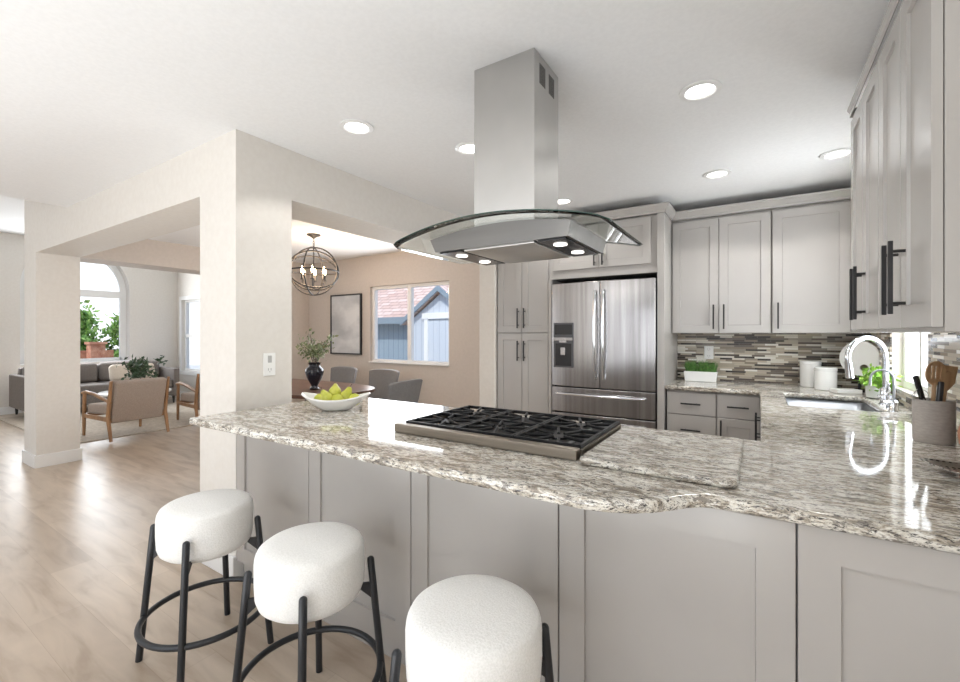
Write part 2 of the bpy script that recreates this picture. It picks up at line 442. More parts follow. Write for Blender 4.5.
# arched wall
def arch_wall():
    b = MB(); cy, zs, rr, zh = 2.80, 2.16, .76, .80
    n = 24
    arc = [(cy + rr * math.cos(PI * i / n), zs + rr * 1.06 * math.sin(PI * i / n)) for i in range(n + 1)]  # right to left
    for x0, x1 in ((XF - .2, XF),):
        b.prism([(cy + rr, 0), (YB, 0), (YB, VH), (cy + rr, VH)], x0, x1, 'x')
        b.prism([(Y0, 0), (cy - rr, 0), (cy - rr, VH), (Y0, VH)], x0, x1, 'x')
        b.prism([(cy - rr, 0), (cy + rr, 0), (cy + rr, zh), (cy - rr, zh)], x0, x1, 'x')
        for i in range(n):
            (ya, za), (yb, zb) = arc[i], arc[i + 1]
            b.prism([(yb, zb), (ya, za), (ya, VH), (yb, VH)], x0, x1, 'x')
    o = b.build('wall_far', M['wall']); return struct(o, 'far sitting room wall with the arched window', 'wall')
arch_wall()
# columns and headers round the dining room
HB = 2.14
cw = MB()
cw.box(-2.78, -2.39, Y1, Y1 + .335, 0, H)
struct(cw.build('wall_near_column', M['wall']), 'white square column beside the peninsula', 'column')
cw = MB(); cw.box(-6.45, -6.04, Y1, Y1 + .335, 0, HB)
struct(cw.build('wall_far_column', M['wall']), 'white square column at the sitting room opening', 'column')
cw = MB(); cw.prism([(-6.45, HB), (-2.78, HB), (-2.78, H), (-5.12, H), (-6.45, H + .29)], Y1, Y1 + .335, 'y')
struct(cw.build('wall_front_header', M['wall']), 'header beam between the two columns', 'beam')
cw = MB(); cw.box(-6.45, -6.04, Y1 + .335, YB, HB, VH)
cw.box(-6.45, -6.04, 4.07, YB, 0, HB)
struct(cw.build('wall_left_header', M['wall_warm_lit']), 'header and stub wall between dining and sitting rooms', 'beam')
cw = MB(); cw.box(-2.78, -2.39, Y1 + .335, YB, HB, H)
struct(cw.build('wall_right_header', M['wall']), 'header beam over the opening to the dining room', 'beam')
cw = MB(); cw.box(-2.39, -2.20, 3.72, YB, 0, H)
struct(cw.build('wall_pantry_stub', M['wall'], bevel=.01, seg=2), 'white wall end beside the pantry cabinet', 'wall')
# baseboards
def base(name, x0, x1, y0, y1, label):
    struct(MB().box(x0, x1, y0, y1, 0, .125).build(name, M['trim'], bevel=.004), label, 'baseboard')
base('baseboard_far', XF, XF + .016, Y0, YB, 'white baseboard of the far sitting room wall')
base('baseboard_living', XF + .016, -6.45, YB - .016, YB, 'white baseboard under the narrow window')
base('baseboard_dining', -6.04, -2.39, YB - .016, YB, 'white baseboard of the dining wall')
b = MB(); 
for x0, x1 in ((-6.466, -6.024),): b.box(x0, x1, Y1 - .016, Y1 + .351, 0, .125)
struct(b.build('baseboard_column', M['trim'], bevel=.004), 'white baseboard round the far column', 'baseboard')
b = MB(); b.box(-2.796, -2.388, Y1 - .016, Y1 + .351, 0, .125)
struct(b.build('baseboard_near_column', M['trim'], bevel=.004), 'white baseboard round the near column', 'baseboard')

# ------------------------------------------------------------------ windows
def win_y(name, x0, x1, z0, z1, y, mull, label, fw=.045, depth=.06, casing=0):
    """window in a wall that faces -Y. y = plane of the sash front"""
    r = bpy.data.objects.new(name, None); C.objects.link(r); r.location = ((x0 + x1) / 2, y, z0); struct(r, label, 'window')
    hx = (x1 - x0) / 2; h = z1 - z0
    b = MB(); b.box(-hx, hx, 0, depth, 0, fw); b.box(-hx, hx, 0, depth, h - fw, h); b.box(-hx, -hx + fw, 0, depth, fw, h - fw); b.box(hx - fw, hx, 0, depth, fw, h - fw)
    for mx in mull: b.box(mx - .03, mx + .03, -.005, depth, fw, h - fw)
    b.build('window_frame', M['trim'], r, bevel=.003)
    MB().box(-hx + fw, hx - fw, depth * .55, depth * .55 + .004, fw, h - fw).build('window_pane', M['glass'], r)
    return r
wd = win_y('window_1', DW[0], DW[1], DW[2], DW[3], YB + .045, [.0], 'white sliding window of the dining room')
b = MB(); b.box(-.70, .70, -.075, 0.0, -.0, .012); b.build('window_sill', M['trim'], wd)
wl = win_y('window_2', LW[0], LW[1], LW[2], LW[3], YB + .06, [], 'narrow window in the sitting room side wall')
b = MB(); b.box(-.425, .425, 0, .05, .70, .76); b.build('sash_rail', M['trim'], wl)
b = MB()
for xa, xb, za, zb in ((-.50, -.425, -.08, 1.56), (.425, .50, -.08, 1.56), (-.425, .425, 1.48, 1.56), (-.425, .425, -.08, 0)): b.box(xa, xb, -.075, -.062, za, zb)
b.build('window_casing', M['trim'], wl)
# arched window
aw = bpy.data.objects.new('window_3', None); C.objects.link(aw); aw.location = (XF - .16, 2.80, .80); struct(aw, 'tall arched white window of the sitting room', 'window')
def arch_ring(b, r0, r1, zs, x0, x1, n=28, k=1.06):
    for i in range(n):
        a, c = PI * i / n, PI * (i + 1) / n
        b.prism([(r0 * math.cos(a), zs + r0 * k * math.sin(a)), (r1 * math.cos(a), zs + r1 * k * math.sin(a)), (r1 * math.cos(c), zs + r1 * k * math.sin(c)), (r0 * math.cos(c), zs + r0 * k * math.sin(c))], x0, x1, 'x')
b = MB(); arch_ring(b, .66, .758, 1.36, -.05, .0)
b.box(-.05, 0, -.758, -.66, 0, 1.36); b.box(-.05, 0, .66, .758, 0, 1.36); b.box(-.05, 0, -.68, .68, 0, .07)
b.box(-.05, 0.01, -.68, .68, 1.23, 1.36)
b.build('window_frame', M['trim'], aw)
b = MB(); b.box(-.03, -.026, -.68, .68, .07, 1.24); b.prism([(.67 * math.cos(PI * i / 24), 1.36 + .70 * math.sin(PI * i / 24)) for i in range(25)], -.03, -.026, 'x')
b.build('window_pane', M['glass'], aw)
b = MB(); b.box(-.04, .175, -.76, .76, -.0, .015); b.build('window_sill', M['trim'], aw)
# sink window: frame in the right wall
sw = bpy.data.objects.new('window_4', None); C.objects.link(sw); sw.location = (XR + .05, 3.35, SW[2]); struct(sw, 'white framed window over the sink', 'window')
hh = SW[3] - SW[2]; b = MB()
b.box(0, .06, -.369, .369, 0, .045); b.box(0, .06, -.369, .369, hh - .045, hh); b.box(0, .06, -.369, -.325, .045, hh - .045); b.box(0, .06, .325, .369, .045, hh - .045); b.box(-.005, .06, -.02, .02, .045, hh - .045)
b.build('window_frame', M['trim'], sw, bevel=.003)
MB().box(.03, .034, -.325, .325, .045, hh - .045).build('window_pane', M['glass'], sw)
# garden door glass frames behind the camera
for i, xc in enumerate((-6.6, -1.6)):
    r = bpy.data.objects.new('door_%d' % (i + 1), None); C.objects.link(r); r.location = (xc, Y0 - .06, 0); struct(r, 'sliding glass garden door behind the %s' % ('sitting area', 'kitchen')[i], 'door')
    b = MB(); 
    for xa, xb in ((-1.7, -1.62), (-.05, .05), (1.62, 1.7)): b.box(xa, xb, -.05, 0, 0, 2.3)
    for xa, xb in ((-1.62, -.05), (.05, 1.62)): b.box(xa, xb, -.05, 0, 0, .08); b.box(xa, xb, -.05, 0, 2.2, 2.3)
    b.build('door_frame', M['trim'], r)

# ------------------------------------------------------------------ outside
struct(MB().box(-22, 12, YB + .2, 16, -.25, -.1).build('ground_yard', M['concrete']), 'pale concrete side yard outside the windows', 'ground')
struct(MB().box(-24, XF - .25, -8, YB + .2, -.25, -.1).build('ground_garden', M['concrete']), 'garden paving beyond the arched window', 'ground')
struct(MB().box(XF - .25, 12, -12, Y0 - .2, -.25, -.1).build('ground_patio', M['concrete']), 'patio behind the kitchen', 'ground')
struct(MB().box(XR + .2, 12, Y0 - .2, YB + .2, -.25, -.1).build('ground_side', M['concrete']), 'side path outside the sink window', 'ground')
# shed seen through the dining window
sh = thing('garden_shed', 'blue-grey garden shed with pink shingle roof outside dining window', 'shed', (-5.4, 7.0, -.1))
b = MB(); b.prism([(-.80, 0), (.80, 0), (.80, 1.72), (0, 2.26), (-.80, 1.72)], 0, 2.2, 'y'); b.build('gable_wall', M['siding_pale'], sh)
b = MB(); b.box(-6.5, -.80, .55, 3.2, 0, 1.80); b.build('side_wall', M['siding'], sh)
b = MB(); b.prism([(-1.0, 1.60), (0, 2.29), (1.0, 1.60), (1.0, 1.70), (0, 2.40), (-1.0, 1.70)], -.14, -.10, 'y'); b.build('barge_board', M['shed_trim'], sh)
b = MB(); b.prism([(-1.0, 1.62), (0, 2.32), (1.0, 1.62), (1.0, 1.70), (0, 2.41), (-1.0, 1.70)], -.10, 2.6, 'y'); b.build('gable_roof', M['shingle'], sh)
b = MB(); b.prism([(.30, 1.74), (2.1, 2.90), (3.9, 1.74), (3.9, 1.80), (2.1, 2.97), (.30, 1.80)], -6.7, -.3, 'x'); b.build('main_roof', M['shingle'], sh)
b = MB(); b.box(-6.7, -.95, .27, .30, 1.66, 1.81); b.build('fascia', M['shed_trim'], sh)
b = MB(); b.box(-.42, -.32, -.04, 0, 0, 1.74); b.box(.62, .72, -.04, 0, 0, 1.74); b.box(-.47, .77, -.05, 0, 1.74, 1.86); b.build('door_trim', M['trim'], sh)
b = MB(); b.box(-.32, .62, -.02, 0, .04, 1.70); b.build('door', M['siding_pale'], sh)
b = MB(); b.box(-1.0, -.9, .47, .55, 0, 1.72); b.build('corner_board', M['trim'], sh)
# garden outside the arched window
def shrub(name, x, y, h, wdt, label, grp, n=900, m='leaf_garden', cat='shrub', trunk=.35):
    s = thing(name, label, cat, (x, y, -.1), 0, grp)
    MB().cyl((0, 0, 0), (0, 0, h * .6), .05, .03, 8).build('trunk', M['bark'], s)
    cs = []
    for i in range(26):
        t = random.uniform(trunk, 1); a = random.uniform(0, 2 * PI); r = wdt * math.sqrt(random.random()) * math.sin(PI * min(1, .25 + t * .65))
        cs.append((r * math.cos(a), r * math.sin(a), h * t))
    MB().leaves(cs, n, .16, .13).build('foliage', M[m], s)
shrub('leafy_shrub', -14.3, 4.9, 2.0, .6, 'bushy green shrub outside right part of arched window', 'shrubs outside the arched window', 3000)
shrub('leafy_shrub', -14.5, 3.75, 1.95, .6, 'bushy green shrub outside middle of arched window', 'shrubs outside the arched window', 3000)
shrub('leafy_shrub', -14.3, 1.9, 2.0, .6, 'bushy green shrub behind the far column outside arched window', 'shrubs outside the arched window', 900)
shrub('flower_bush', -12.4, 4.5, 1.05, .28, 'low yellow-green bush in front of orange garden wall', None, 400, 'leaf_bright')
def palm(x, y, h, label):
    s = thing('tall_tree', label, 'tree', (x, y, -.1), 0, 'tall trunks outside the arched window')
    MB().tube([(0, 0, 0), (.05, .02, h * .5), (0, .06, h)], [.10, .08, .07], 10).build('trunk', M['bark'], s)
    cs = [(random.gauss(0, .5), random.gauss(0, .5), h - .2 + random.gauss(0, .3)) for _ in range(14)]
    MB().leaves(cs, 260, .35, .2).build('crown', M['leaf_dark'], s)
palm(-15.3, 3.95, 7, 'slim dark tree trunk at left edge of arched window glass')
palm(-15.3, 5.6, 7.4, 'slim dark tree trunk at right edge of arched window glass')
gw = MB(); gw.box(-13.0, -12.85, 1.2, 4.05, -.1, .95); o = gw.build('garden_wall', M['brick_red']); tag(o, 'low orange-red brick planter wall outside arched window', 'wall')
gp = thing('garden_planter', 'terracotta square planter post outside the arched window', 'planter', (-12.6, 3.65, -.1))
MB().box(-.13, .13, -.13, .13, 0, 1.2).build('post', M['brick_red'], gp); MB().box(-.16, .16, -.16, .16, 1.2, 1.25).build('cap', M['brick_red'], gp)
shrub('leafy_shrub', -10.0, 6.6, 2.0, .6, 'green shrub outside the narrow sitting room window', 'shrubs outside the windows', 700)
# neighbour wall beyond the sink window
nb = thing('neighbour_house', 'white stucco neighbouring house wall outside sink window', 'house', (3.1, 5.0, -.1))
MB().box(0, .2, -3.0, 4.5, 0, 2.9).build('stucco_wall', M['stucco'], nb)
MB().box(-.35, .3, -3.1, 4.6, 2.9, 3.0).build('eave', M['trim'], nb)

# ------------------------------------------------------------------ cabinets
def shaker(w_, h_, t=.02, fr=.062, rec=.008, ch=.002):
    """door slab: x 0..w, z 0..h, front at y=-t, back y=0, recessed centre panel"""
    b = MB(); bm = b.bm
    def ring(x0, x1, z0, z1, y): return [bm.verts.new(p) for p in ((x0, y, z0), (x1, y, z0), (x1, y, z1), (x0, y, z1))]
    R0 = ring(0, w_, 0, h_, 0); R1 = ring(0, w_, 0, h_, -t + ch); R2 = ring(ch, w_ - ch, ch, h_ - ch, -t)
    R3 = ring(fr, w_ - fr, fr, h_ - fr, -t); R4 = ring(fr + .002, w_ - fr - .002, fr + .002, h_ - fr - .002, -t + rec)
    for A, B in ((R0, R1), (R1, R2), (R2, R3), (R3, R4)):
        for i in range(4):
            j = (i + 1) % 4; bm.faces.new((A[i], A[j], B[j], B[i]))
    bm.faces.new(R4); bm.faces.new(R0[::-1])
    bmesh.ops.recalc_face_normals(bm, faces=bm.faces)
    return b
def slab(w_, h_, t=.02):
    return MB().box(0, w_, -t, 0, 0, h_)
def handle(parent, x, z, ln, vert=True, so=.026):
    """bar pull centred at x,z on a door front (door front at y=-.02)"""
    b = MB(); s = .0055; y0 = -.02
    if vert:
        b.box(x - s, x + s, y0 - so - .011, y0 - so, z - ln / 2, z + ln / 2)
        for q in (-1, 1): b.cyl((x, y0 - so, z + q * (ln / 2 - .03)), (x, y0 + .001, z + q * (ln / 2 - .03)), .0045, seg=10)
    else:
        b.box(x - ln / 2, x + ln / 2, y0 - so - .011, y0 - so, z - s, z + s)
        for q in (-1, 1): b.cyl((x + q * (ln / 2 - .03), y0 - so, z), (x + q * (ln / 2 - .03), y0 + .001, z), .0045, seg=10)
    return b.build('handle', M['black'], parent, bevel=.001, seg=1)
def cabinet(name, label, cat, loc, rz, w_, h_, d_, fronts, group=None, body_inset=0, flat_body=True):
    """fronts: (kind,x0,x1,z0,z1,handle) handle=None or (x,z,len,vert). Front plane of doors at local y=-.02"""
    r = thing(name, label, cat, loc, rz, group)
    MB().box(0, w_, .002, d_, 0, h_).build('body', M['cab'], r, bevel=.0015, seg=1)
    for kind, x0, x1, z0, z1, hd in fronts:
        m = shaker(x1 - x0, z1 - z0) if kind in ('door', 'panel') else (shaker(x1 - x0, z1 - z0, fr=.045) if kind == 'sdrawer' else slab(x1 - x0, z1 - z0))
        nm = {'door': 'door', 'panel': 'back_panel', 'drawer': 'drawer', 'sdrawer': 'drawer'}[kind]
        o = m.build(nm, M['cab'], r, loc=(x0, 0, z0))
        if hd: handle(o, hd[0] - x0, hd[1] - z0, hd[2], hd[3])
    return r
# peninsula backs facing the stools
xs = [-2.385, -1.765, -1.139, -.530, .0736, .690]
pl = ['taupe peninsula base unit next to the white column', 'taupe peninsula base unit behind the middle bar stool', 'taupe peninsula base unit behind the front bar stool',
      'taupe peninsula base unit under the curved counter overhang', 'taupe peninsula base unit nearest the right wall']
for i in range(5):
    w_ = xs[i + 1] - xs[i]
    r = thing('base_cabinet', pl[i], 'cabinet', (xs[i], 1.305, 0), 0, 'peninsula base cabinets')
    dd = .64 if i < 4 else .60
    MB().box(0.0008, w_ - .0008, .002, dd, .10, .884).build('body', M['cab'], r)
    MB().box(0.0008, w_ - .0008, .03, dd - .05, 0, .099).build('toe_kick', M['cab'], r)
    shaker(w_ - .004, .772, fr=.08, t=.022, rec=.010).build('back_panel', M['cab'], r, loc=(.002, 0, .108))
# near end panel strip + skirting on the floor
struct(MB().box(-2.372, .69, 1.318, 1.333, 0, .095).build('trim_1', M['cab'], bevel=.003), 'taupe skirting board under the peninsula', 'trim')

# right wall run under the sink (mostly hidden by the counter)
rr = thing('sink_cabinet', 'taupe base run under the sink along right wall', 'cabinet', (.03, 3.74, 0), R(-90))
MB().box(0, 1.78, .002, .655, .10, .58).build('body', M['cab'], rr); MB().box(0, 1.78, .06, .655, 0, .099).build('toe_kick', M['cab'], rr)
MB().box(0, 1.78, .002, .05, .58, .884).build('front_frame', M['cab'], rr)
for k in range(3):
    o = shaker(.585, .76).build('door', M['cab'], rr, loc=(.006 + k * .592, 0, .115)); handle(o, .54 if k % 2 == 0 else .045, .65, .16)
# back wall base run
cabinet('base_cabinet', 'grey drawer base unit beside the refrigerator', 'cabinet', (-.635, 3.80, 0), 0, .355, .884, .60,
        [('drawer', .004, .350, .70, .868, (.178, .785, .14, False)), ('drawer', .004, .350, .40, .693, (.178, .58, .14, False)), ('drawer', .004, .350, .11, .393, (.178, .27, .14, False))], 'back wall base cabinets')
cabinet('base_cabinet', 'grey drawer and door base unit left of the sink corner', 'cabinet', (-.279, 3.80, 0), 0, .30, .884, .60,
        [('drawer', .004, .276, .70, .868, (.14, .785, .14, False)), ('door', .004, .276, .11, .693, (.03, .60, .16, True))], 'back wall base cabinets')
struct(MB().box(-.63, .0, 3.86, 4.38, 0, .09).build('trim_2', M['cab']), 'toe kick under the back base cabinets', 'trim') if False else None

# fridge surround, pantry, cabinet above the fridge
FZ = 2.30
pr = cabinet('pantry_cabinet', 'tall taupe pantry with four doors left of refrigerator', 'cabinet', (-2.19, 3.76, 0), 0, .545, FZ, .63, [
    ('door', .004, .270, 1.345, 2.285, (.238, 1.48, .19, True)), ('door', .274, .541, 1.345, 2.285, (.306, 1.48, .19, True)),
    ('door', .004, .270, .11, 1.335, (.238, 1.17, .19, True)), ('door', .274, .541, .11, 1.335, (.306, 1.17, .19, True))])
of = cabinet('overhead_cabinet', 'short two-door cabinet above the refrigerator', 'cabinet', (-1.643, 3.76, 1.83), 0, .943, FZ - 1.83, .63, [
    ('door', .045, .468, .075, .455, (.435, .155, .13, True)), ('door', .472, .895, .075, .455, (.505, .155, .13, True))])
sp = MB(); sp.box(-.698, -.645, 3.735, YB, 0, FZ); tag(sp.build('refrigerator_side_panel', M['cab'], bevel=.002), 'tall taupe end panel right of refrigerator', 'panel')
sp = MB(); sp.box(-1.642, -1.612, 3.735, YB, 0, 1.828); tag(sp.build('refrigerator_side_panel', M['cab'], bevel=.002), 'tall taupe panel between pantry and refrigerator', 'panel')
sp = MB(); sp.box(-1.611, -.70, 4.36, 4.385, 0, 1.828); tag(sp.build('recess_shade_sheet', M['fridge_gap']), 'black sheet painting in the recess shade behind the refrigerator', 'panel')  # near-black sheet, the shade of the refrigerator gap put into its colour

def crown(name, pts, z, label, prof=((0, 0), (-.012, .0), (-.012, .02), (-.045, .055), (-.045, .068), (0, .068))):
    """moulding swept along plan polyline pts; profile offset (outward negative) left side = outward"""
    b = MB(); n = len(pts); rings = []
    for i, p in enumerate(pts):
        p = Vector(p)
        ds = []
        if i > 0: ds.append((p - Vector(pts[i - 1])).normalized())
        if i < n - 1: ds.append((Vector(pts[i + 1]) - p).normalized())
        ns = [Vector((d.y, -d.x)) for d in ds]     # outward = right of travel
        nn = sum(ns, Vector((0, 0))); nn = nn / nn.length; k = 1 / nn.dot(ns[0])
        rings.append([b.bm.verts.new((p.x - nn.x * k * o, p.y - nn.y * k * o, z + zz)) for o, zz in prof])
    m = len(prof)
    for A, B in zip(rings, rings[1:]):
        for i in range(m):
            j = (i + 1) % m; b.bm.faces.new((A[i], A[j], B[j], B[i]))
    b.bm.faces.new(rings[0]); b.bm.faces.new(rings[-1][::-1])
    bmesh.ops.recalc_face_normals(b.bm, faces=b.bm.faces)
    return tag(b.build(name, M['cab']), label, 'moulding', 'crown mouldings on the cabinets')
crown('crown_moulding', [(-2.19, 3.735), (-.645, 3.735), (-.645, 4.045)], FZ, 'stepped crown moulding above pantry and refrigerator')

# back wall uppers
UZ = 1.335; UH = .965
cabinet('wall_cabinet', 'two-door upper cabinet right of the refrigerator panel', 'cabinet', (-.642, 4.09, UZ), 0, .716, UH, .305, [
    ('door', .006, .354, .004, UH - .02, (.320, .135, .2, True)), ('door', .360, .710, .004, UH - .02, (.394, .135, .2, True))], 'back wall upper cabinets')
cabinet('wall_cabinet', 'wide single-door upper cabinet in the back corner', 'cabinet', (.0755, 4.09, UZ), 0, .62, UH, .305, [
    ('door', .006, .470, .004, UH - .02, (.040, .135, .2, True))], 'back wall upper cabinets')
crown('crown_moulding', [(-.643, 4.07), (.695, 4.07)], FZ, 'crown moulding above the back wall upper cabinets')
# right wall uppers (front facing -X)
for (ya, lab) in ((2.55, 'upper cabinet pair on right wall nearest the sink'), (1.9985, 'upper cabinet pair on right wall nearest the camera')):
    cabinet('wall_cabinet', lab, 'cabinet', (.362, ya, UZ), R(-90), .55, UH, .332, [
        ('door', .003, .272, .012, UH - .02, (.250, .155, .207, True)), ('door', .276, .547, .012, UH - .02, (.326, .155, .207, True))], 'right wall upper cabinets')
crown('crown_moulding', [(.69, 2.553), (.342, 2.553), (.342, 1.446), (.69, 1.446)], FZ, 'crown moulding above the right wall upper cabinets', ((0, 0), (-.003, 0), (-.003, .02), (-.010, .034), (-.010, .042), (0, .042)))

# ------------------------------------------------------------------ worktop
def poly_with_holes(name, outer, holes, z0, z1, m, bevel=.012, wob=0):
    b = MB(); bm = b.bm; tops = []; bots = []; edges_t = []; edges_b = []
    prof = [(bevel, z0), (bevel * .3, z0 + bevel * .3), (0, z0 + bevel)] + [(bevel * (1 - math.cos(R(a))), z1 - bevel * (1 - math.sin(R(a)))) for a in (0, 22, 45, 67, 90)]
    if z1 - z0 < bevel * 2.05: prof = [(bevel, z0), (bevel * .3, z0 + bevel * .3), (0, (z0 + z1) / 2), (bevel * .3, z1 - bevel * .3), (bevel, z1)]
    sidef = []
    for li, loop in enumerate([outer] + holes):
        pts = [Vector(p) for p in loop]; ar = sum(pts[i].x * pts[(i + 1) % len(pts)].y - pts[(i + 1) % len(pts)].x * pts[i].y for i in range(len(pts)))
        sg = (1 if ar > 0 else -1) * (1 if li == 0 else -1); n = len(pts); offs = []
        for i in range(n):
            a = (pts[i] - pts[i - 1]).normalized(); c = (pts[(i + 1) % n] - pts[i]).normalized()
            na = Vector((-a.y, a.x)) * sg; nc = Vector((-c.y, c.x)) * sg; nn = (na + nc).normalized(); offs.append(nn / max(.35, nn.dot(na)))
        rings = [[bm.verts.new((pts[i].x + offs[i].x * o, pts[i].y + offs[i].y * o, z)) for i in range(n)] for o, z in prof]
        for A, B in zip(rings, rings[1:]):
            for i in range(n): sidef.append(bm.faces.new((A[i], A[(i + 1) % n], B[(i + 1) % n], B[i])))
        for i in range(n):
            edges_b.append(bm.edges.get((rings[0][i], rings[0][(i + 1) % n]))); edges_t.append(bm.edges.get((rings[-1][i], rings[-1][(i + 1) % n])))
    for e in (edges_t, edges_b): bmesh.ops.triangle_fill(bm, use_beauty=True, use_dissolve=False, edges=e)
    bmesh.ops.recalc_face_normals(bm, faces=bm.faces)
    side = set(f for f in sidef); bm.faces.index_update(); idx = [f.index for f in sidef]
    o = b.build(name, m)
    for p in o.data.polygons: p.use_smooth = abs(p.normal.z) < .9995
    return o
def arc(cx, cy, r, a0, a1, n): return [(cx + r * math.cos(R(a0 + (a1 - a0) * i / n)), cy + r * math.sin(R(a0 + (a1 - a0) * i / n))) for i in range(n + 1)]
CZ = .92
outer = [(-2.36, 2.0), (-2.36, 1.06)] + arc(-2.34, 1.055, .02, 180, 270, 4)[1:] + [(-1.9, 1.045), (-1.2, 1.057), (-.75, 1.062), (-.44, 1.062)]
outer += [(-.375, 1.066), (-.32, 1.079), (-.268, 1.102), (-.222, 1.136), (-.184, 1.178), (-.152, 1.218), (-.115, 1.246), (-.07, 1.255)]
outer += [(.695, 1.255), (.695, YB - .011), (-.643, YB - .011), (-.643, 3.755), (-.02, 3.755)] + arc(-.02, 3.735, .02, 90, 0, 3)[1:] + [(0.0, 2.02)] + arc(-.02, 2.02, .02, 0, -90, 3)[1:]
SK = (.14, .56, 3.08, 3.74)
def rrect(x0, x1, y0, y1, r, n=4):
    return arc(x1 - r, y1 - r, r, 0, 90, n) + arc(x0 + r, y1 - r, r, 90, 180, n) + arc(x0 + r, y0 + r, r, 180, 270, n) + arc(x1 - r, y0 + r, r, 270, 360, n)
ct = poly_with_holes('countertop', outer, [rrect(*SK, .04), [(-1.24, 1.40), (-.52, 1.40), (-.52, 1.88), (-1.24, 1.88)][::-1]], CZ - .035, CZ, M['granite'], .012)
tag(ct, 'polished speckled granite worktop wrapping peninsula, sink and back wall', 'countertop')
sb = MB(); sb.prism(rrect(-.485, -.05, 1.325, 1.90, .03, 5), CZ + .001, CZ + .022)
tag(sb.build('granite_board', M['granite2'], bevel=.007, seg=3), 'loose rounded granite slab lying right of the cooktop', 'board')
# backsplash
struct(MB().box(-.643, XR - .001, YB - .01, YB - .001, CZ, UZ + .01).build('wall_backsplash_back', M['mosaic']), 'brown and beige mosaic strip backsplash on back wall', 'backsplash')
b = MB(); b.box(XR - .01, XR - .001, 3.72, YB - .012, CZ, UZ + .75); b.box(XR - .01, XR - .001, .9, 2.98, CZ, UZ - .001); b.box(XR - .01, XR - .001, 2.98, 3.72, CZ, SW[2])
struct(b.build('wall_backsplash_right', M['mosaic']), 'brown and beige mosaic strip backsplash round sink window', 'backsplash')

# sink
sk = thing('sink', 'stainless undermount sink below the window', 'sink', (0, 0, 0))
b = MB(); x0, x1, y0, y1 = SK; x0 -= .008; x1 += .008; y0 -= .008; y1 += .008; zt = CZ - .037; zb = zt - .2
lo = [(x, y) for x, y in rrect(x0, x1, y0, y1, .05, 5)]; li = [(x, y) for x, y in rrect(x0 + .012, x1 - .012, y0 + .012, y1 - .012, .045, 5)]
rt = [b.bm.verts.new((x, y, zt)) for x, y in lo]; rb = [b.bm.verts.new((x, y, zb)) for x, y in li]
for i in range(len(rt)):
    j = (i + 1) % len(rt); b.bm.faces.new((rt[j], rt[i], rb[i], rb[j]))
b.bm.faces.new(rb)
o = b.build('basin', M['sink_steel'], sk, smooth=True, angle=60); so = o.modifiers.new('s', 'SOLIDIFY'); so.thickness = .002; so.offset = -1
MB().cyl((.335, 3.37, zb + .001), (.335, 3.37, zb + .006), .045, seg=20).build('drain', M['chrome'], sk)

# ------------------------------------------------------------------ cooktop
ck = thing('gas_cooktop', 'stainless gas cooktop with black cast iron grates', 'cooktop', (-.885, 1.64, CZ))
b = MB(); b.box(-.345, .345, -.23, .23, -.03, .004); b.box(-.385, .385, -.255, .255, .001, .010)
b.build('tray', M['iron'], ck, bevel=.002)
b = MB(); b.box(-.405, .388, -.29, -.252, .001, .036); b.build('front_rail', M['tray_steel'], ck, bevel=.003)
MB().box(.386, .392, -.25, .24, .001, .03).build('side_rail', M['tray_steel'], ck); MB().box(-.392, -.386, -.25, .24, .001, .03).build('side_rail', M['tray_steel'], ck)
burn = [(-.26, -.12, .045), (-.26, .12, .035), (0.0, 0.0, .055), (.26, -.12, .045), (.26, .12, .035)]
for bx, by, br in burn:
    o = MB().lathe([(br * 1.25, 0), (br * 1.25, .008), (br, .012), (br, .018), (0, .018)], (bx, by, .010), 24).build('burner', M['ironlite'], ck, smooth=True)
    MB().lathe([(br * .85, 0), (br * .85, .006), (0, .007)], (bx, by, .0285), 24).build('burner_cap', M['iron'], o, smooth=True)
for gi, (gx0, gx1) in enumerate(((-.385, -.131), (-.127, .127), (.131, .385))):
    b = MB(); s = .006; z0, z1 = .028, .042
    for yy in (-.235, .235): b.box(gx0, gx1, yy - s, yy + s, z0, z1)
    for xx in (gx0 + s, gx1 - s): b.box(xx - s, xx + s, -.235, .235, z0, z1)
    cx = (gx0 + gx1) / 2
    b.box(gx0, gx1, -s, s, z0, z1)
    for by in ((-.12, .12) if gi != 1 else (-.12, .12)):
        for a in range(8):
            t = R(a * 45 + 22.5); dx, dy = math.cos(t), math.sin(t)
            rx = min(.115 / max(abs(dx), .01), .112 / max(abs(dy), .01))
            p0 = Vector((cx + dx * .028, by + dy * .028, z1 - .006)); p1 = Vector((cx + dx * rx, by + dy * rx, z1 - .006))
            b.cyl(p0, p1, .0065, seg=6)
    for xx in (gx0 + s, gx1 - s):
        for yy in (-.229, .229): b.box(xx - s, xx + s, yy - s, yy + s, .0105, z0)
    b.build('grate', M['iron'], ck, bevel=.0015, seg=1)

# ------------------------------------------------------------------ range hood
hd = thing('range_hood', 'stainless island range hood with curved glass canopy over cooktop', 'range hood', (-.875, 1.66, 0))
b = MB(); b.box(-.1392, .1392, -.1192, .1192, 1.74, 2.22); b.build('chimney', M['hood_steel'], hd)
b = MB(); b.box(-.1388, .1388, -.1188, .1188, 2.22, H - .001); up = b.build('upper_chimney', M['hood_steel'], hd)
b = MB()
for yc in (-.045, .045):
    for k in range(5): b.box(.1389, .1400, yc - .026 + k * .0115, yc - .026 + k * .0115 + .007, 2.325, 2.405)
b.build('vent_slots', M['grate_hole'], up)
def gz(x): return 1.765 - .30 * x * x
